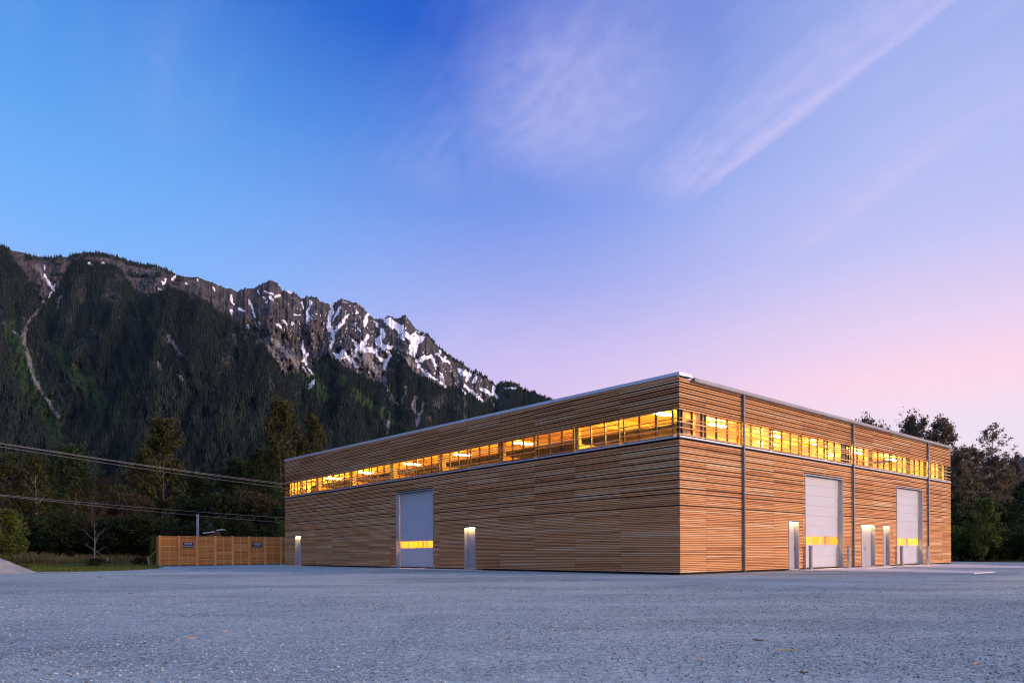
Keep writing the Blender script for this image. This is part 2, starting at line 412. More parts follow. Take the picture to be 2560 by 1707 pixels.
# ------------------------------------------------------------------ ground
def gravelmat():
    m, N, b = material('gravel')
    co = N.coord('Object')
    big = N.noise(N.mapping(co, scale=(.10, .22, 1)), 1.0, 5.0, 0.55, 0.4)
    lane = N.noise(N.mapping(co, scale=(.05, .55, 1), rot=(0, 0, -0.16)), 1.0, 4.0, 0.55, 0.3)
    midn = N.noise(co, 1.3, 4.0, 0.6)
    cell = N.voro(co, 46.0, out='Color'); dist = N.voro(co, 46.0)
    cell2 = N.voro(co, 110.0, out='Color'); dist2 = N.voro(co, 110.0)
    bw = N.node('ShaderNodeRGBToBW'); N.put(bw.inputs[0], cell)
    bw2 = N.node('ShaderNodeRGBToBW'); N.put(bw2.inputs[0], cell2)
    dust = N.math('ADD', N.math('MULTIPLY', big, 0.5), N.math('MULTIPLY', lane, 0.5))
    dusty = N.mapr(dust, 0.45, 0.60)
    tone = N.math('ADD', N.math('MULTIPLY', bw.outputs[0], 0.55), N.math('MULTIPLY', bw2.outputs[0], 0.45))
    stone = N.ramp(tone, [(0.15, (.07, .09, .09)), (0.38, (.33, .40, .375)), (0.60, (.52, .61, .56)), (0.82, (.92, .97, .92))])
    stone = N.mix(N.mapr(midn, 0.35, 0.7, 0.0, 0.6), stone, N.mix(1.0, stone, (.62, .64, .68), 'MULTIPLY'))
    stone = N.mix(N.mapr(big, 0.36, 0.52, 0.6, 0.0), stone, N.mix(1.0, stone, (.66, .68, .72), 'MULTIPLY'))
    fine = N.noise(co, 34.0, 3.0, 0.7)
    dcol = N.ramp(fine, [(0.25, (.42, .46, .42)), (0.75, (.66, .68, .62))])
    c = N.mix(N.math('MULTIPLY', dusty, 0.72), stone, dcol)
    grit = N.noise(co, 11.0, 6.0, 0.72); grit2 = N.noise(co, 2.6, 5.0, 0.7)
    c = N.mix(1.0, c, N.ramp(grit, [(0.30, (.52, .53, .55)), (0.5, (.98, .98, .98)), (0.68, (1.32, 1.32, 1.30))]), 'MULTIPLY')
    c = N.mix(1.0, c, N.ramp(grit2, [(0.3, (.80, .81, .83)), (0.7, (1.14, 1.14, 1.12))]), 'MULTIPLY')
    N.put(b.inputs['Base Color'], c); b.inputs['Roughness'].default_value = 0.9; b.inputs['Specular IOR Level'].default_value = 0.2
    h = N.math('ADD', N.math('MULTIPLY', N.math('SUBTRACT', 1.0, dist), 0.014), N.math('MULTIPLY', N.math('SUBTRACT', 1.0, dist2), 0.007))
    h = N.math('MULTIPLY', h, N.mapr(dusty, 0, 1, 1.0, 0.45))
    h = N.math('ADD', h, N.math('MULTIPLY', N.noise(co, 0.7, 3.0), 0.05))
    bn = N.node('ShaderNodeBump'); bn.inputs['Strength'].default_value = 0.9; bn.inputs['Distance'].default_value = 1.0; N.put(bn.inputs['Height'], h)
    N.put(b.inputs['Normal'], bn.outputs[0])
    return m
M_GRAVEL = gravelmat()
M_HEAP = simple('darkened_gravel', (.30, .30, .295), 0.95, 0.0, 0.16, 14.0, 0.6)  # gravel colour darkened to counter the sun's brightness on the heap slope
M_TURF = simple('turf', (.055, .080, .022), 0.95, 0.0, 0.25, 1.5, 0.3)
M_ROAD = simple('asphalt', (.30, .31, .33), 0.85, 0.0, 0.1, 4.0)
def sheet(name, poly, z, mat):
    me = bpy.data.meshes.new(name); me.from_pydata([(x, y, z) for x, y in poly], [], [tuple(range(len(poly)))]); me.update()
    return tag(link(name, me, mat), kind='structure')
sheet('ground', [(-9000, -2000), (9000, -2000), (9000, 12000), (-9000, 12000)], -0.03, M_TURF)
def wobble(pts, step=0.7, amp=0.16, seed=3):
    r = random.Random(seed); out = []
    for (x0, y0), (x1, y1) in zip(pts[:-1], pts[1:]):
        n = max(1, int(math.hypot(x1-x0, y1-y0)/step))
        for k in range(n):
            t = k/n; out.append((x0+(x1-x0)*t+r.uniform(-amp, amp), y0+(y1-y0)*t+r.uniform(-amp, amp)))
    out.append(pts[-1]); return out
edge = wobble([(-60, 37.0), (-32, 39.2), (-28.1, 40.0), (-25.4, 40.0), (-24.3, 41.8), (-23.6, 43.8), (-24.4, 48), (-26.6, 53.5), (-29.9, 57.6)])
redge = wobble([(-16, 78), (20, 80), (34, 64), (37.0, 58.6), (38.5, 52), (44, 46), (58, 36)], 0.8, 0.25, 5)
YARD = edge + [(-31, 59), (-28, 66)] + redge + [(60, -40), (-60, -40)]
def yard():
    # height-varied sheet: fine grid near the camera, yard outline as one polygon
    me = bpy.data.meshes.new('gravel_yard'); me.from_pydata([(x, y, 0) for x, y in YARD], [], [tuple(range(len(YARD)))]); me.update()
    return tag(link('gravel_yard', me, M_GRAVEL), kind='structure')
yard()
# country road beyond the verge
def strip(name, mat, pts, w, z):
    v = []; f = []
    for i, p in enumerate(pts):
        a = Vector(pts[max(i-1, 0)]); b = Vector(pts[min(i+1, len(pts)-1)]); d = (b-a).normalized(); n = Vector((-d.y, d.x))
        v += [(p[0]-n.x*w/2, p[1]-n.y*w/2, z), (p[0]+n.x*w/2, p[1]+n.y*w/2, z)]
    for i in range(len(pts)-1): f.append((2*i, 2*i+1, 2*i+3, 2*i+2))
    me = bpy.data.meshes.new(name); me.from_pydata(v, [], f); me.update()
    return tag(link(name, me, mat), kind='structure')
strip('road', M_ROAD, [(-90, 60), (-60, 66.5), (-43, 70), (-34, 72), (-24, 74), (0, 80)], 5.5, 0.05)

# loose stones lying on the yard in the foreground
def stones():
    n = 52000
    r = nrng
    y = 3.6 + 15*r.random(n)**1.7
    x = (r.random(n)*2-1)*0.80*y
    s = (0.0040 + 0.0095*r.random(n)**2.4)*(0.8+y*0.03)
    keep = (fbm(x*0.5+9, y*0.35+4, 4) > 0.47) | (r.random(n) < 0.5)
    x, y, s = x[keep], y[keep], s[keep]; n = len(x)
    base = np.array([[1, 0, 0], [0, 1, 0], [-1, 0, 0], [0, -1, 0], [0, 0, .8], [0, 0, -.5]])
    fc = np.array([[0, 1, 4], [1, 2, 4], [2, 3, 4], [3, 0, 4], [1, 0, 5], [2, 1, 5], [3, 2, 5], [0, 3, 5]])
    v = base[None]*(s[:, None, None]) * (0.6+0.8*r.random((n, 6, 1)))
    a = r.random(n)*6.28; c_, s_ = np.cos(a), np.sin(a)
    v = np.stack([v[..., 0]*c_[:, None]-v[..., 1]*s_[:, None], v[..., 0]*s_[:, None]+v[..., 1]*c_[:, None], v[..., 2]], -1)
    v += np.stack([x, y, s*0.25], -1)[:, None]
    f = fc[None] + (np.arange(n)*6)[:, None, None]
    me = mesh_np('loose_gravel', v.reshape(-1, 3), f.reshape(-1, 3), np.repeat(r.random(n), 8))
    m, N, b = material('stones')
    t = N.attr('tone')
    N.put(b.inputs['Base Color'], N.ramp(t, [(0, (.06, .075, .075)), (.5, (.34, .40, .38)), (.9, (.56, .62, .58)), (1, (.74, .78, .74))])); b.inputs['Roughness'].default_value = .85
    tag(link('loose_gravel', me, m), 'loose crushed grey stones strewn over the gravel yard', 'gravel', kind='stuff')
stones()

# heap of gravel by the verge
def heap():
    c = (-29.35, 38.2); n = 40; v = []; f = []
    for i in range(n+1):
        for k in range(48):
            a = 2*math.pi*k/48; rr = 3.1*i/n
            z = 1.35*max(0, 1-rr/3.0)**1.05 + 0.05*(rng.random()-.5)*(1 if i < n else 0) + 0.07*math.sin(a*5+rr*3)*(1-i/n)
            v.append((rr*math.cos(a), rr*math.sin(a)*0.9, max(z, -0.02) if i < n else -0.03))
    for i in range(n):
        for k in range(48):
            f.append((i*48+k, (i+1)*48+k, (i+1)*48+(k+1) % 48, i*48+(k+1) % 48))
    me = bpy.data.meshes.new('gravel_heap'); me.from_pydata(v, [], f); me.update()
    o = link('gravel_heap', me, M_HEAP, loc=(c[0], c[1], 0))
    tag(o, 'low heap of grey gravel dumped beside the grass verge', 'gravel heap')
heap()
# splinters of wood lying on the gravel
def splinter(px, py, L, ang, label, curve=0.0, w=0.008, mat=None):
    p = gnd(px, py)
    m = MB(); pts = []
    for k in range(5):
        t = k/4-.5; pts.append((t*L, curve*(0.25-t*t)*L, 0.006 + 0.006*math.sin(k*2.1)))
    m.tube(pts, [w*.4, w*.9, w, w*.8, w*.3], 5)
    o = m.build('wood_splinter', mat or M_SPLINT, loc=(p.x, p.y, 0.004), rz=R(ang))
    tag(o, label, 'wood splinter', 'wood scraps lying on the gravel')
splinter(561, 1578, .075, 25, 'short fresh orange wood splinter lying on the gravel by itself')
splinter(478, 1596, .11, 25, 'longer orange wood splinter beside a thin broken scrap on the gravel')
splinter(446, 1598, .035, 0, 'tiny broken scrap of wood beside a longer orange splinter on the gravel', w=.009)
splinter(1897, 1601, .13, -12, 'dark red-brown bark strip lying on the gravel', w=.010, mat=M_SHED)
splinter(1970, 1627, .26, 8, 'long thin dry straw lying on the gravel', curve=.5, w=.006, mat=M_ROPE)
splinter(1752, 1649, .075, 12, 'small rust brown wood chip on the gravel', w=.008)
splinter(2010, 1683, .065, -10, 'dark brown curled wood chip among the coarse stones', curve=.6, w=.010, mat=M_SHED)
splinter(2440, 1660, .08, 30, 'brown twig scrap lying among coarse gravel', curve=.8, w=.010)
splinter(249, 1442, .22, 10, 'dark clod of turf on the gravel in front of the verge', w=.03, mat=M_SHED)
splinter(328, 1484, .16, 25, 'weathered brown stick lying on the gravel before the fence', w=.010, mat=M_SHED)
# ------------------------------------------------------------------ mountains
z4 = lambda pts: [(x/3.136, 600+y/3.136) for x, y in pts]
z5 = lambda pts: [(600+x/2.94, 680+y/2.94) for x, y in pts]
RIDGE = [(-700, 560), (-420, 590), (-200, 570), (-60, 590)] + z4([(0,38),(60,63),(100,83),(180,98),(240,123),(330,133),(420,138),(450,126),(520,134),(600,106),(680,97),(790,100),(860,114),(930,134),(1000,162),(1100,186),(1200,200),(1260,214),(1330,240),(1390,275),(1450,288),(1550,292),(1650,332),(1730,357),(1800,382),(1860,402)]) + \
  z5([(0,128),(90,120),(130,98),(170,85),(210,66),(240,62),(275,80),(305,125),(340,130),(400,148),(455,205),(490,180),(530,175),(570,182),(590,212),(640,218),(668,240),(700,222),(740,203),(800,215),(860,235),(900,260),(940,295),(980,340),(1040,335),(1100,320),(1150,345),(1200,315),(1240,345),(1270,390),(1310,435),(1370,455),(1420,505),(1470,560),(1500,580),(1580,645),(1640,680),(1700,725),(1740,728),(1800,765),(1880,830),(1930,812),(2000,805),(2045,825),(2080,860),(2140,878),(2220,905),(2280,938),(2400,1000),(2700,1130),(3000,1290)]) + [(1750, 1230), (1900, 1290), (2050, 1330)]
# tree line (forest below), in photograph pixels
TREE = [(-700, 600), (-100, 640)] + z4([(0,40),(60,70),(130,170),(200,260),(330,480),(400,470),(470,330),(560,160),(640,150),(760,170),(880,190),(960,260),(1040,360),(1100,430),(1180,445),(1250,405),(1330,378),(1400,388),(1500,430),(1600,480),(1700,545),(1800,610),(1900,680),(2000,745)]) + \
  z5([(60,430),(130,480),(190,560),(240,650),(330,760),(400,740),(480,780),(540,700),(600,640),(640,610),(700,650),(790,720),(880,760),(960,790),(1040,810),(1060,780),(1075,640),(1110,575),(1180,610),(1260,720),(1330,770),(1420,810),(1500,850),(1600,860),(1700,900),(1800,960),(1860,920),(1900,830),(1960,815),(2060,850),(2280,945),(2700,1140)]) + [(2050, 1340)]
SNOW = [  # polylines with pixel widths, photograph pixels
 (z5([(455,215),(462,245),(468,270)]), 3), (z5([(520,215),(500,290),(495,380)]), 4), (z5([(680,240),(660,330),(655,400),(685,450),(690,490),(672,545)]), 7),
 (z5([(740,255),(690,345)]), 3), (z5([(800,308),(750,370),(700,430)]), 4), (z5([(860,285),(862,305)]), 3), (z5([(940,300),(925,340),(918,400)]), 5),
 (z5([(1055,345),(1110,380),(1170,410),(1215,455),(1255,490)]), 10), (z5([(1090,345),(1150,385),(1200,415)]), 6), (z5([(1310,445),(1285,500),(1275,560),(1268,610)]), 13), (z5([(1360,465),(1310,520)]), 5),
 (z5([(985,360),(1020,400)]), 3), (z5([(1045,420),(1050,470),(1015,500),(1030,545),(1110,560)]), 8), (z5([(940,470),(905,530),(870,570),(825,600)]), 7), (z5([(830,505),(880,545),(930,570),(1000,580),(1000,610)]), 6),
 (z5([(1010,620),(1060,655)]), 4), (z5([(1075,590),(1100,625),(1070,670),(1072,715)]), 7), (z5([(690,600),(730,625),(765,630)]), 5), (z5([(740,590),(765,625)]), 6), (z5([(755,580),(810,640),(858,700)]), 6), (z5([(700,610),(740,660)]), 3),
 (z5([(462,505),(465,560),(480,610),(490,685)]), 4), (z5([(495,600),(465,655)]), 4), (z5([(445,690),(480,725)]), 3.5), (z5([(505,715),(530,745)]), 3.5), (z5([(545,795),(505,860)]), 4),
 (z5([(1300,655),(1340,640),(1385,620)]), 8), (z5([(1305,680),(1320,700)]), 5), (z5([(1400,610),(1430,670),(1445,710)]), 4), (z5([(1330,715),(1390,760),(1450,790)]), 4), (z5([(1480,750),(1490,790),(1475,805),(1515,840)]), 6),
 (z5([(1440,600),(1480,625),(1500,650),(1540,670)]), 4), (z5([(1520,615),(1495,650)]), 4), (z5([(1470,570),(1475,600)]), 3), (z5([(1610,710),(1640,750),(1690,740)]), 7), (z5([(1695,740),(1660,800)]), 4),
 (z5([(1650,830),(1700,880),(1785,955)]), 5), (z5([(1740,765),(1715,815)]), 4), (z5([(1770,850),(1830,890),(1875,910)]), 5), (z5([(1870,840),(1865,890),(1885,920)]), 6), (z5([(1635,860),(1660,905)]), 2.5), (z5([(1945,855),(2030,858)]), 2.5),
 (z5([(345,140),(385,150)]), 4), (z5([(135,130),(140,160)]), 3), (z5([(175,135),(215,155),(240,160)]), 2.5), (z5([(225,180),(240,205)]), 5), (z5([(260,180),(290,175)]), 5), (z5([(195,210),(198,230)]), 3), (z5([(170,180),(190,195)]), 2),
 (z5([(65,200),(90,260),(108,330)]), 3), (z5([(0,280),(30,290)]), 3), (z5([(55,390),(65,410)]), 2), (z5([(280,385),(305,415)]), 2.5), (z5([(320,345),(345,390)]), 2), (z5([(380,370),(390,385)]), 2.5), (z5([(400,310),(440,320)]), 3), (z5([(530,320),(534,326)]), 3),
 (z4([(350,200),(350,235)]), 3), (z4([(345,270),(370,320),(405,370),(420,400),(380,450)]), 4.5), (z4([(435,348),(420,380)]), 2), (z4([(335,482),(342,486)]), 2.5), (z4([(690,180),(715,195)]), 3), (z4([(795,180),(820,180)]), 2.2), (z4([(1265,330),(1285,345),(1300,300)]), 3), (z4([(1350,310),(1380,285)]), 3.5), (z4([(1245,375),(1255,390)]), 2.2), (z4([(1675,370),(1685,395)]), 2), (z4([(1810,430),(1820,480),(1835,505)]), 4), (z4([(1815,545),(1820,585)]), 3), (z4([(1870,540),(1910,560)]), 2.5), (z4([(1935,690),(1950,660)]), 2), (z4([(2020,630),(2040,655)]), 2), (z4([(930,608),(935,618)]), 2), (z4([(810,362),(815,364)]), 2), (z4([(740,245),(744,248)]), 1.8),
 (z4([(2165,655),(2195,685)]), 2.5), (z4([(1540,315),(1550,320)]), 2), (z4([(1450,330),(1465,345)]), 2), (z5([(820,600),(850,625)]), 4), (z5([(1150,590),(1180,610)]), 2), (z5([(1165,645),(1172,660)]), 2), (z5([(735,510),(742,516)]), 2.2), (z5([(865,405),(880,430)]), 2.5), (z5([(1020,540),(1055,535)]), 3), (z5([(1180,470),(1205,500)]), 2.5)]
SCREE = [  # pale gullies and avalanche chutes: polyline, width, tone
 (z4([(290,205),(350,300),(390,360)]), 7), (z4([(340,485),(300,560),(230,640),(190,720),(190,800),(220,900),(240,980),(260,1080),(310,1160),(360,1240),(410,1310),(470,1400)]), 7),
 (z5([(200,520),(250,620),(300,720)]), 6), (z5([(250,500),(330,580),(430,680),(500,760)]), 12), (z5([(880,600),(960,650),(1030,740),(1050,780)]), 26), (z5([(790,640),(880,730)]), 14),
 (z5([(1060,810),(1110,900),(1170,1000)]), 4), (z5([(1230,640),(1300,720),(1360,760),(1480,830)]), 9), (z5([(1300,920),(1270,1000),(1320,1060),(1300,1130)]), 11), (z5([(1220,850),(1190,960)]), 6), (z5([(1350,960),(1320,1060)]), 5),
 (z4([(1240,960),(1250,1030)]), 5), (z4([(1320,760),(1380,860),(1430,900)]), 9), (z4([(1380,1060),(1450,1110)]), 6), (z4([(100,710),(160,760)]), 3), (z4([(480,430),(450,540)]), 8), (z4([(440,790),(520,710)]), 3), (z4([(1500,1170),(1580,1290),(1620,1420),(1690,1560)]), 3), (z4([(2090,800),(2140,900),(2190,1020)]), 4), (z5([(1840,940),(1870,1000)]), 3), (z5([(1090,1100),(1080,1180)]), 8)]
MEADOW = [(z4([(110,720),(160,860),(170,980),(280,1180),(400,1380),(430,1500)]), 34), (z4([(440,880),(600,1010),(740,1200),(860,1320),(960,1430)]), 15), (z4([(330,790),(440,860),(520,960)]), 12), (z4([(560,1100),(700,1240),(850,1370)]), 10),
          (z5([(520,760),(560,850),(620,900)]), 24), (z5([(820,880),(920,940),(1080,1040)]), 8), (z5([(980,980),(1090,1080),(1180,1120)]), 7), (z5([(650,700),(760,780)]), 10), (z4([(170,640),(130,560)]), 8)]
def polydist(px, py, pl, par=False):
    d = np.full(px.shape, 1e9); tt = np.zeros(px.shape); acc = 0.0; tot = sum(math.hypot(b[0]-a[0], b[1]-a[1]) for a, b in zip(pl[:-1], pl[1:]))
    for (x0, y0), (x1, y1) in zip(pl[:-1], pl[1:]):
        dx, dy = x1-x0, y1-y0; q = dx*dx+dy*dy+1e-9
        t = np.clip(((px-x0)*dx+(py-y0)*dy)/q, 0, 1)
        e = np.hypot(px-x0-t*dx, py-y0-t*dy); tt = np.where(e < d, (acc+t*math.sqrt(q))/tot, tt); d = np.minimum(d, e); acc += math.sqrt(q)
    return (d, tt) if par else d
def mountain():
    px = np.concatenate([np.linspace(-560, -24, 70, endpoint=False), np.linspace(-24, 1420, 880, endpoint=False), np.linspace(1420, 1960, 50)]); nc, nr = len(px), 440
    rx, ry = np.array(RIDGE).T; o = np.argsort(rx); cy = np.interp(px, rx[o], ry[o])
    rocky = sstep(px, 440, 620)
    cy = cy + ((fbm(px/9, px*0+3.3, 4)-0.5)*11 + (fbm(px/4.5, px*0+8.1, 3, True)-0.6)*9)*(0.15+0.85*rocky)*sstep(2000-px, 0, 500)
    base_y = Y0 + 0.0059*(1280-px) + 2
    w = np.linspace(0, 1, nr)**0.92
    PX = np.repeat(px[None], nr, 0); PY = base_y[None] + (cy-base_y)[None]*w[:, None]
    wx = PX + 26*(fbm(PX/60, PY/60, 3)-.5); wy = PY + 26*(fbm(PX/60+50, PY/60+9, 3)-.5)
    jx = PX + 12*(fbm(PX/6, PY/8+40, 4)-.5); jy = PY + 12*(fbm(PX/7+70, PY/8, 4)-.5)
    # distance of the slope
    W = np.repeat(w[:, None], nc, 1)
    far = 5200 + 900*sstep(PX, 300, 1500)
    Y = 1500 + (far-1500)*W**1.05
    tx, ty = np.array(TREE).T; o = np.argsort(tx); tl = np.interp(jx, tx[o], ty[o])
    below = PY - tl                                   # > 0: forest
    # the wooded hump standing in front of the rock slope
    hump = z4([(1100,470),(1190,440),(1250,405),(1330,378),(1400,388),(1500,430),(1600,480),(1700,545),(1800,610),(1900,680),(2000,745),(2195,900)])
    hx, hy = np.array(hump).T
    hum = np.interp(PX, hx, hy)
    inh = sstep(PX, hx[0]-150, hx[0]+130)*sstep(hx[-1]+70-PX, 0, 130)
    Y = Y - 650*inh*sstep(PY-hum, -1, 5)*(1-sstep(PY-hum, 20, 640))
    # gullies and buttresses running down the slope
    g1 = fbm((wx + 0.30*PY)/62, wy/260, 5, True)
    g2 = fbm((wx - 0.25*PY)/26, wy/95, 5, True)
    g3 = fbm(PX/7.5, PY/12, 4)
    rock = sstep(-below, -2, 10)
    amp = (1-W**6)*sstep(W, 0.02, 0.2)
    Y = Y - amp*(400*(g1-.55) + 250*(g2-.55)*(0.5+rock) + 170*(g3-.5)*(0.3+1.4*rock))
    u = (np.cos(ROLL)*(PX-1280) + np.sin(ROLL)*(PY-Y0))/F_PX
    v = (np.sin(ROLL)*(PX-1280) - np.cos(ROLL)*(PY-Y0))/F_PX
    X = u*Y; Z = HC + v*Y; Z[0] = -5
    # masks, carried by the ground itself
    snow = np.zeros_like(PX)
    for pl, wd in SNOW:
        x0 = min(p[0] for p in pl)-20; x1 = max(p[0] for p in pl)+20; y0 = min(p[1] for p in pl)-20; y1 = max(p[1] for p in pl)+20
        k = (PX > x0) & (PX < x1) & (PY > y0) & (PY < y1)
        d, tt = polydist(PX[k]*.3+jx[k]*.7, PY[k]*.3+jy[k]*.7, pl, True)
        ww = wd*(0.05+1.05*fbm(PX[k]/5+7, PY[k]/6, 4))*(0.45+0.65*np.sqrt(np.sin(np.pi*np.clip(tt, .02, .98))))*1.2; snow[k] = np.maximum(snow[k], 1-sstep(d, ww, ww+1.2))
    speck = fbm(PX/3.0, PY/4.2, 3)
    snow = np.maximum(snow, rock*sstep(PX, 600, 760)*sstep(speck, 0.72, 0.77)*(g2 > .5)*0.9)
    scree = np.zeros_like(PX)
    for pl, wd in SCREE:
        d = polydist(jx, jy, pl); scree = np.maximum(scree, 1-sstep(d, wd*0.35, wd*0.62+1))
    mead = np.zeros_like(PX)
    for pl, wd in MEADOW:
        d = polydist(wx, wy, pl); mead = np.maximum(mead, 1-sstep(d, wd*0.5, wd*1.2+4))
    forest = sstep(below, -3, 4)
    # bare patches in the forest, tree islands in the rock
    patch = fbm(wx/34+4, wy/50+8, 4)
    bare = sstep(patch, 0.60, 0.68)*forest*sstep(500-below, 0, 300)
    isl = (1-forest)*sstep(fbm(wx/22+60, wy/14, 4), 0.60, 0.66)*(1-sstep(PX, 380, 520))
    forest = np.clip(forest*(1-0.7*bare) + isl*0.9, 0, 1)*(1-scree)*(1-mead)*(1-snow)
    V = np.stack([X, Y, Z], -1).reshape(-1, 3)
    i = np.arange(nr*nc).reshape(nr, nc)
    Fq = np.stack([i[:-1, :-1], i[:-1, 1:], i[1:, 1:], i[1:, :-1]], -1).reshape(-1, 4)
    # a back slope so that the ridge is not an edge in the air
    me = mesh_np('mountain', V, Fq, smooth=True)
    for nm, a in (('snow', snow), ('scree', scree), ('meadow', mead), ('forest', forest)):
        at_ = me.attributes.new(nm, 'FLOAT', 'POINT'); at_.data.foreach_set('value', a.ravel().astype(np.float32))
    m, N, b = material('mountain_slope'); co = N.coord('Object')
    n1 = N.noise(N.mapping(co, scale=(1, 1, .55)), .012, 6, .65); n2 = N.noise(co, .0022, 4, .6); n3 = N.noise(co, .045, 3, .7)
    rockc = N.ramp(n1, [(0.3, (.040, .040, .042)), (0.5, (.082, .078, .078)), (0.72, (.155, .145, .142))])
    rockc = N.mix(N.mapr(n2, .45, .62), rockc, N.mix(1.0, rockc, (1.10, .92, .80), 'MULTIPLY'))
    woodc = N.ramp(n3, [(0.3, (.004, .009, .007)), (0.7, (.014, .021, .013))])
    meadc = N.ramp(n3, [(0.3, (.016, .034, .010)), (0.55, (.034, .062, .017)), (0.75, (.055, .090, .025))])
    screec = N.ramp(n3, [(0.3, (.17, .155, .145)), (0.7, (.30, .28, .265))])
    c = N.mix(N.attr('forest'), rockc, woodc); c = N.mix(N.attr('meadow'), c, meadc); c = N.mix(N.math('MULTIPLY', N.attr('scree'), N.mapr(n3, .25, .55, .35, 1)), c, screec)
    c = N.mix(N.mapr(N.math('ADD', N.attr('snow'), N.math('MULTIPLY', N.math('SUBTRACT', n3, .5), .5)), .42, .58), c, (.93, .94, .97))
    N.put(b.inputs['Base Color'], c); b.inputs['Roughness'].default_value = .95; b.inputs['Specular IOR Level'].default_value = 0.1
    bn = N.node('ShaderNodeBump'); bn.inputs['Strength'].default_value = 0.75; bn.inputs['Distance'].default_value = 60.0; N.put(bn.inputs['Height'], n1); N.put(b.inputs['Normal'], bn.outputs[0])
    tag(link('mountain', me, m), kind='structure')
    # conifers standing on the slope
    n = 105000
    wgt = (forest*(0.35+0.65*fbm(PX/40+5, PY/60, 3)) + 0.035*mead*(1-snow)*(1-scree))
    wgt = np.where((PY > 1345) | (PX > 1560) | (PX < -260), 0, wgt)
    crest = (W > 0.985) & (PX < 480) & (PX > -260) & (fbm(PX/30, PY*0, 3) > 0.40); wgt = wgt + crest*0.55
    crest2 = (W > 0.985) & (PX > 1040) & (PX < 1460); wgt = wgt + crest2*0.7
    wgt = (wgt*(0.55+0.45*W)).ravel(); idx = nrng.choice(len(wgt), n, p=wgt/wgt.sum())
    P = V[idx] + nrng.normal(0, 5, (n, 3))*np.array([1, 1, 0.0])
    h = (15 + 17*nrng.random(n))*(P[:, 1]/4200)**0.35*(1-.28*sstep(W.ravel()[idx], .88, .98)); rad = h*(0.13+0.08*nrng.random(n))
    k = 5; a = np.arange(k)*2*np.pi/k
    ring = np.stack([np.cos(a), np.sin(a), a*0], -1)
    v = np.concatenate([ring[None]*rad[:, None, None], np.zeros((n, 1, 3))], 1); v[:, k, 2] = h; v[:, :k, 2] = -2
    v[:, k, :2] += nrng.normal(0, 1, (n, 2))
    v += P[:, None]
    fc = np.array([[j, (j+1) % k, k] for j in range(k)])
    f = fc[None] + (np.arange(n)*(k+1))[:, None, None]
    # stands of lighter and darker trees
    stand = fbm(P[:, 0]/260, P[:, 2]/260, 4); tone = np.clip((stand-.36)*2.6, 0, 1)*.65 + .35*nrng.random(n)
    tone = np.clip(tone*(0.45+0.55*(fbm(PX/33, PY/55, 3).ravel()[idx] > .5)), 0, 1)
    me = mesh_np('mountain_forest', v.reshape(-1, 3), f.reshape(-1, 3), np.repeat(tone, k))
    tag(link('mountain_forest', me, M_FOREST), 'dense dark conifer forest covering the mountain slope', 'forest', kind='stuff')
mountain()
def far_hill():
    nc, nr = 60, 40
    px = np.linspace(2300, 3300, nc); top = np.interp(px, [2300, 2480, 2549, 2640, 2900, 3300], [1330, 1230, 1150, 1080, 980, 930])
    top = top + (fbm(px/25, px*0, 4)-.5)*16
    w = np.linspace(0, 1, nr)
    PX = np.repeat(px[None], nr, 0); PY = 1382 + (top-1382)[None]*w[:, None]
    Y = 5200 + 3000*w[:, None] + 700*(fbm(PX/60, PY/60, 4)-.5)
    u = (PX-1280)/F_PX; v = (np.sin(ROLL)*(PX-1280) - (PY-Y0))/F_PX
    X = u*Y; Z = HC+v*Y; Z[0] = -5
    i = np.arange(nr*nc).reshape(nr, nc)
    me = mesh_np('far_hill', np.stack([X, Y, Z], -1).reshape(-1, 3), np.stack([i[:-1, :-1], i[:-1, 1:], i[1:, 1:], i[1:, :-1]], -1).reshape(-1, 4), smooth=True)
    tag(link('far_hill', me, simple('far_forest', (.035, .045, .04), 0.95, 0, .2, .01)), kind='structure')
far_hill()

def sky_blocker_ridge():
    # unseen ridge added left and behind the camera to block low sky light
    nc, nr = 220, 60
    az = np.radians(np.linspace(-44, -176, nc)); el = np.radians(17 - 3*np.linspace(0, 1, nc) + 4*(fbm(np.linspace(0, 14, nc), np.zeros(nc), 5)-.5))
    w = np.linspace(0, 1, nr)
    D = 1500 + 3900*w[:, None] + 500*(fbm(np.repeat(np.linspace(0, 30, nc)[None], nr, 0), np.repeat(w[:, None]*5, nc, 1), 4)-.5)*(1-w[:, None]**4)
    Z = D*np.tan(el)[None]*w[:, None]; Z[0] = -5
    X = D*np.sin(az)[None]; Y = D*np.cos(az)[None]
    i = np.arange(nr*nc).reshape(nr, nc)
    me = mesh_np('sky_blocker_ridge', np.stack([X, Y, Z], -1).reshape(-1, 3), np.stack([i[:-1, 1:], i[:-1, :-1], i[1:, :-1], i[1:, 1:]], -1).reshape(-1, 4), smooth=True)
    tag(link('sky_blocker_ridge', me, simple('sky_blocker_forest', (.030, .038, .025), 0.95, 0, .3, .006)), kind='structure')
sky_blocker_ridge()
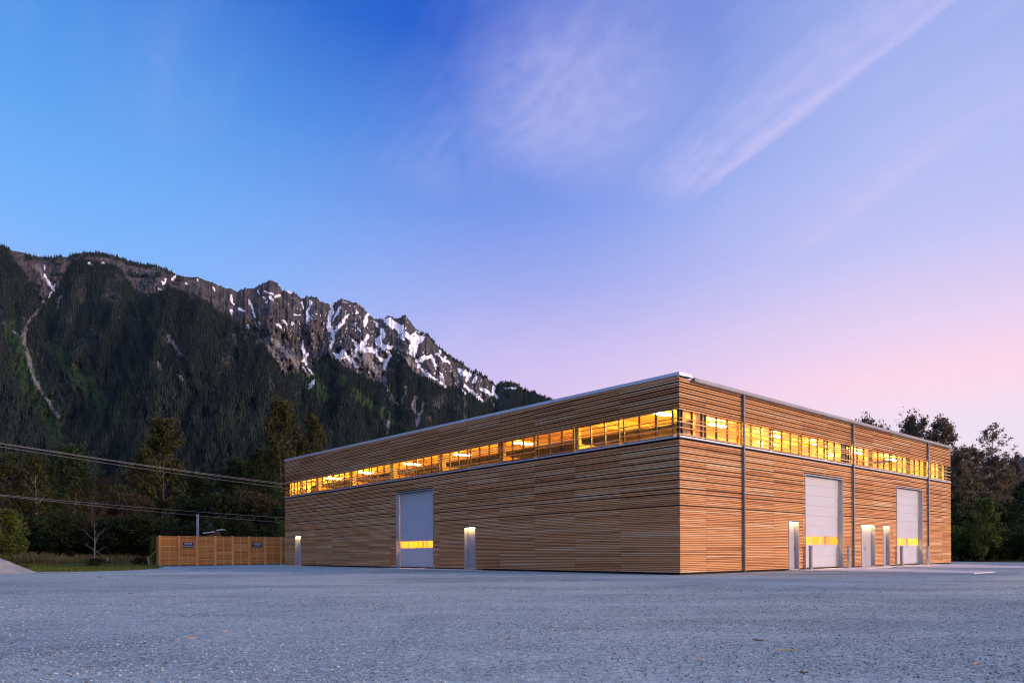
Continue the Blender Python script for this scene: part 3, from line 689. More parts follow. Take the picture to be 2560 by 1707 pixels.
# ------------------------------------------------------------------ the timber building
B = empty('workshop_building', (CX, CY, 0), YAW)
tag(B, 'large flat-roofed timber slat workshop with a glowing ribbon window', 'building')
SLOPE = 0.0147
TOP_R = 8.17
top_l = lambda s: 8.30 + SLOPE*s
def fb(mb, fac, s0, s1, n0, n1, z0, z1, tone=0.5):
    """box on a facade: s along it, n outwards"""
    if fac == 'R': return mb.box(s0, -n1, z0, s1, -n0, z1, tone)
    return mb.box(-n1, s0, z0, -n0, s1, z1, tone)
DOORS = {'R': [(8.88, 9.87, 2.40), (10.55, 14.75, 4.83), (17.08, 18.92, 2.40), (20.07, 21.05, 2.40), (22.10, 26.28, 4.85)],
         'L': [(13.71, 14.77, 2.38), (17.88, 22.13, 4.82), (36.87, 37.96, 2.37)]}
JOINT = {'L': [0.0] + [0.36+2.8155*k for k in range(1, 14)] + [LEN_L], 'R': [0.0] + [1.87+2.806*k for k in range(0, 11)] + [LEN_R]}
W0, W1 = 5.74, 6.90
# --- slat rows
rows = []
z = 0.10; k = 0
rr = random.Random(11)
while z < 8.75:
    if 5.585 < z < 6.90: z = 6.905
    h = 0.053
    rows.append((z, h))
    g = 0.0235
    k += 1
    zz = z
    if zz > 2.35:
        per = 6 if zz < 3.3 else 4 if zz < 4.3 else 3 if zz < 6 else 2
        g = 0.0235 + 0.006*min(1, (zz-2.35)/2.5)
        if k % per == 0: g = 0.062 if zz < 6 else 0.056
        if zz > 6.8: g += 0.010
    z += h + g
def cut(s0, s1, z0, z1, fac):
    segs = [(s0, s1)]
    for a, b, t in DOORS[fac]:
        if z0 < t+0.055:
            new = []
            for p, q in segs:
                if b <= p or a >= q: new.append((p, q)); continue
                if a-0.03 > p: new.append((p, a-0.03))
                if b+0.03 < q: new.append((b+0.03, q))
            segs = new
    return [(p, q) for p, q in segs if q-p > 0.05]
pieces = []; wedges = []
for fac in 'LR':
    J = JOINT[fac]
    for i in range(len(J)-1):
        a, b = J[i], J[i+1]
        for z0, h in rows:
            s0 = a + (0.041 if (fac == 'L' and i == 0) else 0.002 if i == 0 else 0.007); s1 = b-0.007
            z1 = z0+h
            if fac == 'L':
                lim = (z1 + 0.215 - 8.30)/SLOPE
                if lim > s0:
                    if lim < s1+3.4 and lim-3.4 < s1: wedges.append((max(s0, lim-3.4), min(s1, lim), z0, z1, lim))
                    s0 = lim
            else:
                if z1 > TOP_R-0.02:
                    if i == 0: s1 = min(s1, 0.85)
                    elif i == len(J)-2: s0 = max(s0, 31.27)
                    else: continue
                    if z1 > 8.2: continue
            if s1-s0 < 0.12: continue
            for p, q in cut(s0, s1, z0, z1, fac): pieces.append((fac, p, q, z0, z1))
# screen slats across the ribbon window
for fac in 'LR':
    J = JOINT[fac]
    for i in range(len(J)-1):
        r2 = random.Random(i*7 + (3 if fac == 'L' else 9))
        zs = [5.775, 6.05, 6.28, 6.43, 6.81]
        if i > 0: zs = [5.775] + sorted(r2.sample([5.93, 6.04, 6.16, 6.28, 6.39, 6.50, 6.62], 4 if (fac == 'R' or i < 4) else 5)) + [6.81]
        for zz in zs:
            s0 = J[i] + (0.041 if (fac == 'L' and i == 0) else 0.002 if i == 0 else 0.007)
            pieces.append((fac, s0, J[i+1]-0.007, zz, zz+0.042))
def seen_size(pc):
    fac, p, q, z0, z1 = pc
    ax = Vector((math.cos(YAW), math.sin(YAW))) if fac == 'R' else Vector((-math.sin(YAW), math.cos(YAW)))
    a = Vector((CX, CY))+ax*p; b = Vector((CX, CY))+ax*q
    return abs(b.x/b.y-a.x/a.y)*F_PX * ((z1-z0)*F_PX/((a.y+b.y)/2))
pieces.sort(key=seen_size, reverse=True)
cache = {}
for fac, p, q, z0, z1 in pieces[:290]:
    key = (fac, round(q-p, 3), round(z1-z0, 3))
    if key not in cache:
        mb = MB(); fb(mb, fac, 0, q-p, -0.034, 0.0, 0, z1-z0); me = mb.mesh('slat')
        bm = bmesh.new(); bm.from_mesh(me); bmesh.ops.bevel(bm, geom=list(bm.edges), offset=0.003, segments=1, affect='EDGES'); bm.to_mesh(me); bm.free()
        cache[key] = me
    dn = rr.uniform(-0.003, 0.002)
    o = link('slat', cache[key], M_SLAT, B, (p, -dn, z0) if fac == 'R' else (-dn, p, z0))
mb = MB()
for fac, p, q, z0, z1 in pieces[290:]:
    dn = rr.uniform(-0.003, 0.002)
    fb(mb, fac, p, q, -0.034+dn, dn, z0, z1, rr.random())
for a, b, z0, z1, lim in wedges:
    if b-a < .1: continue
    ha, hb = [max(.003, (z1-z0) - (lim-q)*SLOPE) for q in (a, b)]
    v = [(0.0, a, z0), (.034, a, z0), (.034, b, z0), (0.0, b, z0), (0.0, a, z0+ha), (.034, a, z0+ha), (.034, b, z0+hb), (0.0, b, z0+hb)]
    mb.raw(v, BOXF.tolist(), rr.random())
o = mb.build('slat_cladding', M_SLATJ, B, tone=True); o['kind'] = 'stuff'
print('slats', len(pieces))
# --- walls behind the slats, with the openings left out
def wall_parts(fac, L, n0, n1, s_lo=0.0):
    out = []
    xs = sorted({s_lo, L} | {v for a, b, t in DOORS[fac] for v in (a, b)})
    for a, b in zip(xs[:-1], xs[1:]):
        z0 = 0.02
        for p, q, t in DOORS[fac]:
            if p <= a and b <= q: z0 = t
        out.append((a, b, z0, 5.66))
    return out
for fac, L in (('R', LEN_R-0.04), ('L', LEN_L-0.04)):
    mb = MB()
    lo = 0.045 if fac == 'R' else 0.33
    for a, b, z0, z1 in wall_parts(fac, L, 0, 0, lo): fb(mb, fac, a, b, -0.29, -0.045, z0, z1)
    if fac == 'R': fb(mb, fac, lo, L, -0.29, -0.045, 6.93, 8.12)
    else:
        v = [(0.045, lo, 6.93), (0.29, lo, 6.93), (0.29, L, 6.93), (0.045, L, 6.93), (0.045, lo, top_l(lo)-.1), (0.29, lo, top_l(lo)-.1), (0.29, L, top_l(L)-.1), (0.045, L, top_l(L)-.1)]
        mb.raw(v, BOXF.tolist())
    mb.build('wall', M_MEMB, B)
    mb = MB()
    for a, b, z0, z1 in wall_parts(fac, L, 0, 0, 0.34): fb(mb, fac, a, b, -0.315, -0.292, z0, z1)
    fb(mb, fac, 0.34, L, -0.315, -0.292, 6.93, 7.52)
    mb.build('inner_lining', M_INWALL, B)
box('corner_post', M_FRAME, B, 0.06, 0.06, 5.73, 0.16, 0.16, 6.925)
mb = MB(); y1 = LEN_L
v = [(-0.002, 0.05, 8.10), (0.03, 0.05, 8.10), (0.03, y1, 8.10+SLOPE*y1), (-0.002, y1, 8.10+SLOPE*y1)]
v += [(x, y, z_+0.07) for x, y, z_ in v]; mb.raw(v, BOXF.tolist()); mb.build('fascia_slat', M_FASCIA, B)
# back walls
mb = MB().box(0.05, LEN_L-0.03, 0.02, LEN_R-0.03, LEN_L, 8.75); mb.build('wall', M_MEMB, B)
mb = MB().box(LEN_R-0.036, 0.05, 0.02, LEN_R-0.004, LEN_L-0.04, 8.12); mb.build('wall', M_MEMB, B)
mb = MB().box(0.33, LEN_L-0.30, 0.05, LEN_R-0.33, LEN_L-0.26, 8.0); mb.build('inner_lining', M_INWALL, B)
mb = MB().box(LEN_R-0.30, 0.33, 0.05, LEN_R-0.26, LEN_L-0.32, 7.5); mb.build('inner_lining', M_INWALL, B)
box('floor', M_INFLOOR, B, 0.30, 0.30, -0.10, LEN_R-0.04, LEN_L-0.04, 0.04)
def slab(name, mat, x0, x1, y0, y1, zl, th):
    mb = MB(); v = [(x0, y0, zl+SLOPE*y0), (x1, y0, zl+SLOPE*y0), (x1, y1, zl+SLOPE*y1), (x0, y1, zl+SLOPE*y1)]
    v += [(x, y, z_+th) for x, y, z_ in v]; mb.raw(v, BOXF.tolist()); return mb.build(name, mat, B)
slab('ceiling', M_CEIL, 0.32, LEN_R-0.31, 0.32, LEN_L-0.31, 7.56, 0.05)
slab('roof', M_ROOF, 0.30, LEN_R-0.05, 0.02, LEN_L-0.05, 7.98, 0.12)
# --- metal trims
mb = MB(); y1 = LEN_L+0.02
v = [(-0.035, -0.035, 8.19), (0.33, -0.035, 8.19), (0.33, y1, 8.19+SLOPE*y1), (-0.035, y1, 8.19+SLOPE*y1)]
v += [(x, y, z_+0.135) for x, y, z_ in v]; mb.raw(v, BOXF.tolist()); mb.build('roof_cap', M_ALU, B)
box('roof_cap', M_ALU, B, 0.334, -0.035, 8.20, 0.87, 0.30, 8.33)
box('roof_cap', M_ALU, B, 31.24, -0.035, 8.20, LEN_R+0.03, 0.30, 8.33)
for fac, s0, s1 in (('R', -0.030, LEN_R+0.01), ('L', 0.002, LEN_L+0.01)):
    mb = MB(); fb(mb, fac, s0, s1, -0.10, 0.030, 5.665, 5.725)
    if fac == 'L':
        mb = MB(); fb(mb, fac, -0.030+0.0, s1, 0.0, 0.030, 5.667, 5.723); fb(mb, fac, 0.11, s1, -0.10, -0.002, 5.667, 5.723)
    mb.build('flashing', M_ALU, B)
# gutter: an open trough
mb = MB(); prof = [(0.0, 8.165), (0.0, 8.005), (-0.15, 8.005), (-0.19, 8.035), (-0.19, 8.175), (-0.175, 8.175), (-0.175, 8.045), (-0.145, 8.02), (-0.015, 8.02), (-0.015, 8.165)]
prof = [(y-0.012, z_) for y, z_ in prof]
v = [(0.82, y, z_) for y, z_ in prof] + [(31.25, y, z_) for y, z_ in prof]; n = len(prof)
mb.raw(v, [(i, (i+1) % n, n+(i+1) % n, n+i) for i in range(n)])
mb.raw([(0.82, y, z_) for y, z_ in prof[:5]] + [(31.25, y, z_) for y, z_ in prof[:5]], [(0, 1, 2, 3, 4), (9, 8, 7, 6, 5)])
gut = mb.build('gutter', M_GUT, B)
for s in (4.715, 15.93, 27.12):
    mb = MB(); mb.tube([(s, -0.085, 8.01), (s, -0.085, 0.10)], 0.058, 14); pipe = mb.build('downpipe', M_PIPE, B, smooth=False)
    for zz in (1.2, 3.6, 5.45, 7.2):
        mb = MB(); mb.tube([(s, -0.085, zz), (s, -0.085, zz+0.035)], 0.066, 14); mb.box(s-.015, -0.085, zz, s+.015, 0.0, zz+.03); mb.build('bracket', M_GALV, pipe)
    mb = MB(); mb.tube([(s, -0.085, 0.16), (s, -0.085, 0.06), (s, -0.12, 0.03)], [0.061, .062, .055], 12); mb.build('shoe', M_GALV, pipe)
# --- ribbon windows
def window(fac, a, b, npane, blank=()):
    mb = MB(); fw = 0.055
    fb(mb, fac, a, b, -0.165, -0.085, W0, W0+0.05); fb(mb, fac, a, b, -0.165, -0.085, W1-0.03, W1+0.025)
    xs = [a + (b-a)*k/npane for k in range(npane+1)]
    for k, x in enumerate(xs):
        c = a if k == 0 else b-fw if k == npane else x-fw/2
        fb(mb, fac, c, c+fw, -0.165, -0.085, W0+0.05, W1-0.03)
    w = mb.build('window', M_FRAME, B)
    for k in range(npane):
        mb = MB(); p0 = xs[k]+fw*.5+.004; p1 = xs[k+1]-fw*.5-.004
        if k == 0: p0 += fw*.5
        if k == npane-1: p1 -= fw*.5
        fb(mb, fac, p0, p1, -0.131, -0.125, W0+0.052, W1-0.032); mb.build('pane', M_GLASS, w)
    for k in blank:
        mb = MB(); fb(mb, fac, xs[k]+.06, xs[k+1]-.06, -0.20, -0.18, W0+.05, W1-.03); mb.build('blind_panel', M_FRAME, w)
JL, JR = JOINT['L'], JOINT['R']
for i in range(len(JL)-1):
    a = JL[i]+0.11; b = JL[i+1]-0.11; n = 3
    if i == 0: a = 0.40
    if i == len(JL)-2: b = 39.0
    window('L', a, b, n)
    if 0 < i:
        s = JL[i]; mb = MB(); fb(mb, 'L', s-.108, s+.108, -0.131, -0.125, W0+.01, W1+.02); mb.build('joint_pane', M_GLASS, B)
for i in range(len(JR)-1):
    a = JR[i]+0.11; b = JR[i+1]-0.11; n = 3
    if i == 0: a = 0.30; n = 2
    if i == len(JR)-2: n = 2
    window('R', a, b, n, (2,) if i == 5 else (1,) if i == len(JR)-2 else ())
    if 0 < i:
        s = JR[i]; mb = MB(); fb(mb, 'R', s-.108, s+.108, -0.131, -0.125, W0+.01, W1+.02); mb.build('joint_pane', M_GLASS, B)
# --- doors
def man_door(fac, s0, s1, top, double=False, hinge=1):
    d = empty('man_door', parent=B)
    t = 0.035; dep = -0.26
    mb = MB(); fb(mb, fac, s0, s0+t, dep, 0.012, 0.05, top); fb(mb, fac, s1-t, s1, dep, 0.012, 0.05, top); fb(mb, fac, s0, s1, dep, 0.012, top, top+t)
    mb.build('frame', M_DOOR, d)
    g = 0.006; a, b = s0+t+g, s1-t-g
    leaves = [(a, b)] if not double else [(a, (a+b)/2-.004), ((a+b)/2+.004, b)]
    tl = 2.08 if not double else 2.08
    for k, (p, q) in enumerate(leaves):
        mb = MB(); fb(mb, fac, p, q, -0.225, -0.18, 0.075, tl); lf = mb.build('leaf', M_DOOR, d, bevel=0.004)
        hx = (q-0.09) if ((k == 0 and double) or (not double and hinge < 0)) else p+0.09
        mb = MB(); fb(mb, fac, hx-.02, hx+.02, -0.18, -0.172, 0.95, 1.20); fb(mb, fac, hx-.065, hx+.065, -0.15, -0.132, 1.06, 1.08); fb(mb, fac, hx-.01, hx+.01, -0.172, -0.15, 1.06, 1.08)
        mb.build('handle', M_STEEL, lf)
        for zz in (0.3, 1.05, 1.8):
            hh = p if hx > (p+q)/2 else q
            mb = MB(); mb.tube([(hh, 0.172, zz), (hh, 0.172, zz+.11)] if fac == 'R' else [(0.172, hh, zz), (0.172, hh, zz+.11)], .011, 8); mb.build('hinge', M_STEEL, lf)
    mb = MB(); fb(mb, fac, a, b, -0.22, -0.185, tl+.008, top-.002); mb.build('transom_panel', M_DOOR, d)
    mb = MB(); fb(mb, fac, a+.03, b-.03, -0.10, -0.06, top-0.022, top-0.004); mb.build('light_strip', M_STRIP, d)
    mb = MB(); fb(mb, fac, s0, s1, -0.26, 0.01, 0.02, 0.07); mb.build('threshold', M_GALV, d)
    return d
def roll_door(fac, s0, s1, top):
    d = empty('roll_up_door', parent=B)
    t = 0.03; dep = -0.27
    mb = MB(); fb(mb, fac, s0-.02, s0+t, dep, 0.02, 0.03, top); fb(mb, fac, s1-t, s1+.02, dep, 0.02, 0.03, top); fb(mb, fac, s0-.02, s1+.02, dep, 0.02, top, top+t+.02)
    mb.build('frame', M_REVEAL, d)
    a, b = s0+t+.03, s1-t-.028
    zs = [0.10, 0.68, 1.26]
    def panel(z0, z1):
        mb = MB(); fb(mb, fac, a, b, -0.275, -0.235, z0+.0006, z1-.0006)
        return mb.build('panel', M_ROLL, d, bevel=0.013)
    panel(0.10, 0.68); panel(0.68, 1.265)
    zt = [1.735 + (top+0.06-1.735)*k/6 for k in range(7)]
    for k in range(6): panel(zt[k], zt[k+1])
    # glazed section
    mb = MB(); fb(mb, fac, a, b, -0.273, -0.237, 1.267, 1.292); fb(mb, fac, a, b, -0.273, -0.237, 1.712, 1.733)
    n = 4
    for k in range(n+1):
        x = a+(b-a)*k/n; c = min(max(x-.025, a), b-.05); fb(mb, fac, c, c+.05, -0.273, -0.237, 1.292, 1.712)
    gs = mb.build('glazed_panel', M_ROLL, d)
    for k in range(n):
        mb = MB(); fb(mb, fac, a+(b-a)*k/n+.03, a+(b-a)*(k+1)/n-.03, -0.257, -0.251, 1.294, 1.710); mb.build('pane', M_GLASS2, gs)
    mb = MB(); fb(mb, fac, a-.02, b+.02, -0.27, -0.24, 0.0, 0.0985); mb.build('bottom_seal', M_FRAME, d)
    return d
for s0, s1, t in DOORS['R']:
    if t > 3: roll_door('R', s0, s1, t)
    else: man_door('R', s0, s1, t, s1-s0 > 1.5, -1)
for s0, s1, t in DOORS['L']:
    if t > 3: roll_door('L', s0, s1, t)
    else: man_door('L', s0, s1, t, False, -1)
# --- structure inside, seen through the glass
for k in range(8):
    y = 0.36+5.631*k
    if y < 1: y = 0.75
    if y > 39.3: y = 39.2
    mb = MB().box(0.34, y-.09, 6.98+SLOPE*y, LEN_R-.34, y+.09, 7.55+SLOPE*y); mb.build('ceiling_beam', M_GLULAM, B)
for k in range(1, 7):
    y = 0.36+5.631*k; box('column', M_GLULAM, B, 0.34, y+.14, 0.045, 0.62, y+.46, 7.55)
for k in range(6):
    x = 1.87+5.612*k; box('column', M_GLULAM, B, x+.14, 0.34, 0.045, x+.42, 0.62, 7.54)
mb = MB()
mb.box(1.9, 0.9, 6.64, 2.25, 39.2, 6.70).box(2.05, 0.9, 6.24, 2.10, 39.2, 6.64).box(1.9, 0.9, 6.18, 2.25, 39.2, 6.24)
mb.build('crane_runway_beam', M_BEAMD, B)
for k in range(1, 7):
    y = 0.36+5.631*k+.30; box('bracket', M_GLULAM, B, 0.625, y-.12, 5.90, 2.2, y+.12, 6.175)
box('partition_wall', M_INWALL, B, 9.0, 20.0, 0.045, 9.15, 39.0, 5.6)
box('partition_wall', M_INWALL, B, 0.7, 20.0, 0.045, 8.99, 20.15, 3.2)
box('partition_wall', M_INWALL, B, 10.0, 9.0, 0.045, 31.0, 9.15, 5.2)
def ceiling_light(x, y, label, rz=0):
    zb = 7.30
    p = B.matrix_basis @ Vector((x, y, 0)); e = empty('ceiling_light', (0, 0, 0))
    e.matrix_basis = Matrix.Translation((CX, CY, 0)) @ Matrix.Rotation(YAW, 4, 'Z') @ Matrix.Translation((x, y, zb)) @ Matrix.Rotation(rz, 4, 'Z')
    tag(e, label, 'ceiling light', 'ceiling lights inside the workshop')
    mb = MB().box(-.30, -.06, .02, .30, .06, .07); mb.build('housing', M_DOOR, e, bevel=0.01)
    mb = MB().box(-.60, -.18, -.03, .60, .18, .018); mb.build('diffuser', M_LAMP, e)
    zt = 7.56+SLOPE*y-zb
    for sx in (-.45, .45):
        mb = MB().tube([(sx, 0, .07), (sx, 0, zt+.01)], .006, 5); mb.build('hanger', M_WIRE, e)
LROW = 'glowing ceiling light hung behind the ribbon window above the roller doors and double door'
LIN = 'glowing ceiling light hung deeper inside behind the long ribbon window'
for x in (2.2, 6.9, 12.3, 17.6, 22.9, 28.2): ceiling_light(x, 2.65, LROW)
for y in (13.2, 19.2, 25.2, 32.0, 37.4):
    for x in (3.2, 13.0): ceiling_light(x, y, LIN)
for x in (17, 25): ceiling_light(x, 5.9, LIN)
# a blue framed cabinet that shows through the door glass
cab = MB().box(0, 0, 0, 1.5, .5, 1.75).box(-.03, -.03, 1.75, 1.53, .53, 1.80).build('blue_cabinet', M_BLUE, None)
cab.matrix_basis = Matrix.Translation((CX, CY, 0)) @ Matrix.Rotation(YAW, 4, 'Z') @ Matrix.Translation((13.6, 3.0, 0.04))
tag(cab, 'pale blue cabinet standing inside behind the roller door glass', 'cabinet')
# ------------------------------------------------------------------ aprons, bollards, fence, signs, wires
BM = Matrix.Translation((CX, CY, 0)) @ Matrix.Rotation(YAW, 4, 'Z')
def local(x, y, z=0): return BM @ Vector((x, y, z))
def apron(name, polys):
    mb = MB()
    for poly in polys:
        pts = [local(s, -n) for s, n in poly]; pts = [(p.x, p.y) for p in pts]
        ar = sum(pts[i][0]*pts[(i+1) % len(pts)][1]-pts[(i+1) % len(pts)][0]*pts[i][1] for i in range(len(pts)))
        if ar < 0: pts = pts[::-1]
        mb.prism(pts, -0.05, 0.035)
    return tag(mb.build(name, M_CONC), kind='structure')
apron('concrete_apron', [[(8.5, 0.03), (8.5, 1.3), (17.0, 1.3), (17.0, 0.03)], [(17.01, 0.03), (17.01, 1.3), (28.1, 1.3), (28.1, 0.03)],
      [(8.6, 1.31), (8.6, 8.0), (11.3, 8.0), (13.3, 4.9), (14.2, 1.31)], [(18.0, 1.31), (19.2, 7.2), (19.4, 10), (21, 10), (23.8, 6.1), (28.1, 1.31)]])
def lapron(a, b, n):
    p = [local(-m, s) for s, m in ((a, .03), (a, n), (b, n), (b, .03))]
    mb = MB(); pts = [(q.x, q.y) for q in p]
    ar = sum(pts[i][0]*pts[(i+1) % 4][1]-pts[(i+1) % 4][0]*pts[i][1] for i in range(4))
    mb.prism(pts if ar > 0 else pts[::-1], -.05, .028); tag(mb.build('concrete_sill', M_CONC), kind='structure')
lapron(13.0, 22.6, 0.85); lapron(36.5, 38.4, 0.6)
def bollard(s, label):
    p = local(s, -0.29); e = empty('bollard', (p.x, p.y, 0.035), YAW); tag(e, label, 'bollard', 'steel bollards guarding the roller doors')
    w = .075
    MB().box(-w, -w, 0, w, w, 1.17).build('post', M_GALV, e, bevel=0.012)
    MB().box(-w+.002, -w+.002, 1.172, w-.002, w-.002, 1.19).build('cap', M_GALV, e)
    MB().box(-.12, -.12, -.01, .12, .12, .012).build('base_plate', M_GALV, e)
bollard(10.52, 'square steel bollard at the roller door jamb beside a lit single door')
bollard(14.80, 'square steel bollard between a roller door and a downpipe with the double door beyond')
bollard(22.05, 'square steel bollard at the far roller door jamb beside a narrow door')
bollard(26.32, 'square steel bollard standing against the last downpipe by the far roller door')

# fence
FD = Vector((math.cos(YAW), math.sin(YAW), 0)); F0 = Vector((-29.4, 58.5, 0))
def fence_t(px):
    u, _ = ray(px, 1375); return (u*F0.y - F0.x)/(FD.x - u*FD.y)
FENCE = empty('slat_fence', tuple(F0), YAW)
tag(FENCE, 'tall cedar slat fence with square posts carrying two dark signs', 'fence')
FH = 2.52
post_t = [fence_t(360+x/5.345) for x in (205, 463, 705, 948, 1178, 1400, 1615, 1825)]
post_t += [post_t[-1]+1.55, post_t[-1]+3.1]
pm = MB().box(-.085, -.085, -.05, .085, .055, FH+.04).mesh('post')
for t in post_t: link('post', pm, M_FPOST, FENCE, (t, -.06, 0))
sc = {}
for t0, t1 in zip(post_t[:-1], post_t[1:]):
    a, b = t0+.09, t1-.09
    n = 28; pitch = (FH-0.12)/n
    key = round(b-a, 2)
    if key not in sc:
        sc[key] = MB().box(0, 0, 0, b-a, .022, pitch-.016).mesh('slat')
    if t0 < post_t[8]:
        for k in range(n): link('slat', sc[key], M_FENCE, FENCE, (a, rng.uniform(-.002, .002)-.03, .09+k*pitch))
    mb = MB().box(a, -.0055, 0.05, b, .035, FH-.02); mb.build('backing_board', M_SHED, FENCE)
    c = (a+b)/2; MB().box(c-.035, -.052, .06, c+.035, -.0335, FH-.02).build('batten', M_FPOST, FENCE)
    MB().box(a-.02, -.06, FH-.018, b+.02, .04, FH+.012).build('top_rail', M_FPOST, FENCE)
    MB().box(a, -.03, -.02, b, .035, .048).build('kick_board', M_SHED, FENCE)
# the return running away from the yard
mb = MB()
for k in range(28): mb.box(post_t[0]-.105, .05, .09+k*.0857, post_t[0]-.08, 0.5, .09+k*.0857+.068)
mb.build('return_panel', M_FENCE, FENCE)
MB().box(post_t[0]-.16, -.12, -.03, post_t[0]+.22, .1, .06).build('footing', M_CONC, FENCE)

def text_mesh(s, size, width=None):
    cu = bpy.data.curves.new('t', 'FONT'); cu.body = s; cu.size = size; cu.align_x = 'CENTER'; cu.align_y = 'CENTER'; cu.extrude = 0.002; cu.offset = size*0.018
    o = bpy.data.objects.new('t', cu); COL.objects.link(o)
    me = bpy.data.meshes.new_from_object(o.evaluated_get(bpy.context.evaluated_depsgraph_get()))
    bpy.data.objects.remove(o)
    co = np.zeros(len(me.vertices)*3, dtype=np.float32); me.vertices.foreach_get('co', co); co = co.reshape(-1, 3)
    w = co[:, 0].max()-co[:, 0].min()
    if width: co[:, 0] *= width/w
    me.vertices.foreach_set('co', co.ravel()); me.update(); return me
def sign(px0, px1, py0, py1, lines, label):
    t0, t1 = fence_t(px0), fence_t(px1); c = (t0+t1)/2; w = t1-t0
    P = F0+FD*c; D = P.y
    zc = at((px0+px1)/2, (py0+py1)/2, D).z; h = (py1-py0)/F_PX*D
    P = P + Vector((math.sin(YAW), -math.cos(YAW), 0))*0.075
    e = empty('sign', (P.x, P.y, zc), YAW); tag(e, label, 'sign', 'signs on the fence')
    MB().box(-w/2, -.012, -h/2, w/2, .012, h/2).build('board', M_SIGN, e, bevel=0.004)
    for s, size, yy, ww in lines:
        o = link('lettering', text_mesh(s, size*h, ww*w), M_WHITE, e); o.location = (0, -.0145, yy*h); o.rotation_euler = (R(90), 0, 0)
    return e, w, h
sign(456.2, 483.0, 1354.8, 1369.0, [('VISITOR', .38, .22, .80), ('PARKING', .38, -.22, .92)], 'dark blue sign reading VISITOR PARKING on the slat fence')
e, w, h = sign(630.0, 653.6, 1354.8, 1368.8, [('OFFICE', .40, .22, .86), ('ALL VISITORS MUST', .12, -.20, .74), ('REPORT TO THE OFFICE', .14, -.37, .90)], 'dark blue sign reading OFFICE with small print on the slat fence')
mb = MB().box(-.34*w, -.0165, -.065*h, .30*w, -.0125, -.035*h)
mb.raw([(.26*w, -.0145, .02*h), (.26*w, -.0145, -.12*h), (.37*w, -.0145, -.05*h), (.26*w, -.0166, .02*h), (.26*w, -.0166, -.12*h), (.37*w, -.0166, -.05*h)], [(3, 4, 5), (0, 2, 1), (0, 1, 4, 3), (1, 2, 5, 4), (2, 0, 3, 5)])
mb.build('arrow', M_WHITE, e)

# pole behind the fence
p = at(494, 1285, 64); o = MB().tube([(0, 0, -.1), (0, 0, p.z)], [.13, .11], 10).build('utility_post', M_POLE, loc=(p.x, p.y, 0))
tag(o, 'pale bare post sticking up behind the slat fence', 'post')
# small shed behind the fence
c = at(536, 1330, 76); SH = empty('shed', (c.x, c.y, 0), 0.25); tag(SH, 'small brown shed with pale metal roof peeping over the fence', 'shed')
MB().box(-.55, -.7, 0, .55, .8, 3.05).build('wall', M_SHED, SH)
mb = MB(); mb.raw([(-1.0, -1.0, 3.18), (.15, -1.0, 3.34), (.15, 1.1, 3.34), (-1.0, 1.1, 3.18), (-1.0, -1.0, 3.28), (.15, -1.0, 3.44), (.15, 1.1, 3.44), (-1.0, 1.1, 3.28)], BOXF.tolist())
mb.raw([(.35, -1.0, 3.5), (1.0, -1.0, 3.58), (1.0, 1.1, 3.58), (.35, 1.1, 3.5), (.35, -1.0, 3.58), (1.0, -1.0, 3.68), (1.0, 1.1, 3.68), (.35, 1.1, 3.58)], BOXF.tolist()); mb.build('roof', M_SHEDROOF, SH)
MB().box(-.2, -.5, 3.052, .5, .5, 3.50).build('dormer', M_SHED, SH)

# overhead lines
def wire(pl, pr, label, sag=0.35):
    a = at(*pl); b = at(*pr); d = b-a
    pts = []
    for k in range(25):
        t = -0.30+1.66*k/24; q = a+d*t; q.z += -sag*(1-((t-.53)/.83)**2) + sag*(1-((0-.53)/.83)**2); pts.append(q)
    o = MB().tube(pts, 0.016, 5).build('power_line', M_WIRE); tag(o, label, 'power line', 'overhead wires on the utility poles'); return pts
H1 = 'high overhead wire running past the woods towards the building'
w1 = wire((0, 1107, 52), (712, 1207.5, 80), 'topmost overhead wire running past the woods towards the building'); w2 = wire((0, 1108.5, 51), (712, 1210.5, 79), 'overhead wire just beneath the topmost one of the upper three'); w3 = wire((0, 1116, 51.5), (712, 1218.5, 80), 'lowest of the three upper overhead wires')
H2 = 'lower thin overhead wire strung below the upper lines'
w4 = wire((0, 1236, 52), (712, 1292.5, 80), 'upper one of the two low thin wires'); w5 = wire((0, 1238.5, 51.6), (712, 1305, 79.5), 'lower one of the two low thin wires')
def pole(i, label):
    q = (w1[i]+w2[i]+w3[i])/3; e = empty('utility_pole', (q.x, q.y, 0), math.atan2(w1[-1].y-w1[0].y, w1[-1].x-w1[0].x)); tag(e, label, 'utility pole')
    ztop = max(w1[i].z, w2[i].z)+.35
    MB().tube([(0, 0, -.2), (0, 0, ztop)], [.16, .11], 10).build('shaft', M_POLE, e)
    MB().box(-.06, -1.1, ztop-.55, .06, 1.1, ztop-.42).build('crossarm', M_POLE, e)
pole(0, 'wooden utility pole carrying the wires at the near end'); pole(-1, 'wooden utility pole carrying the wires beyond the building')
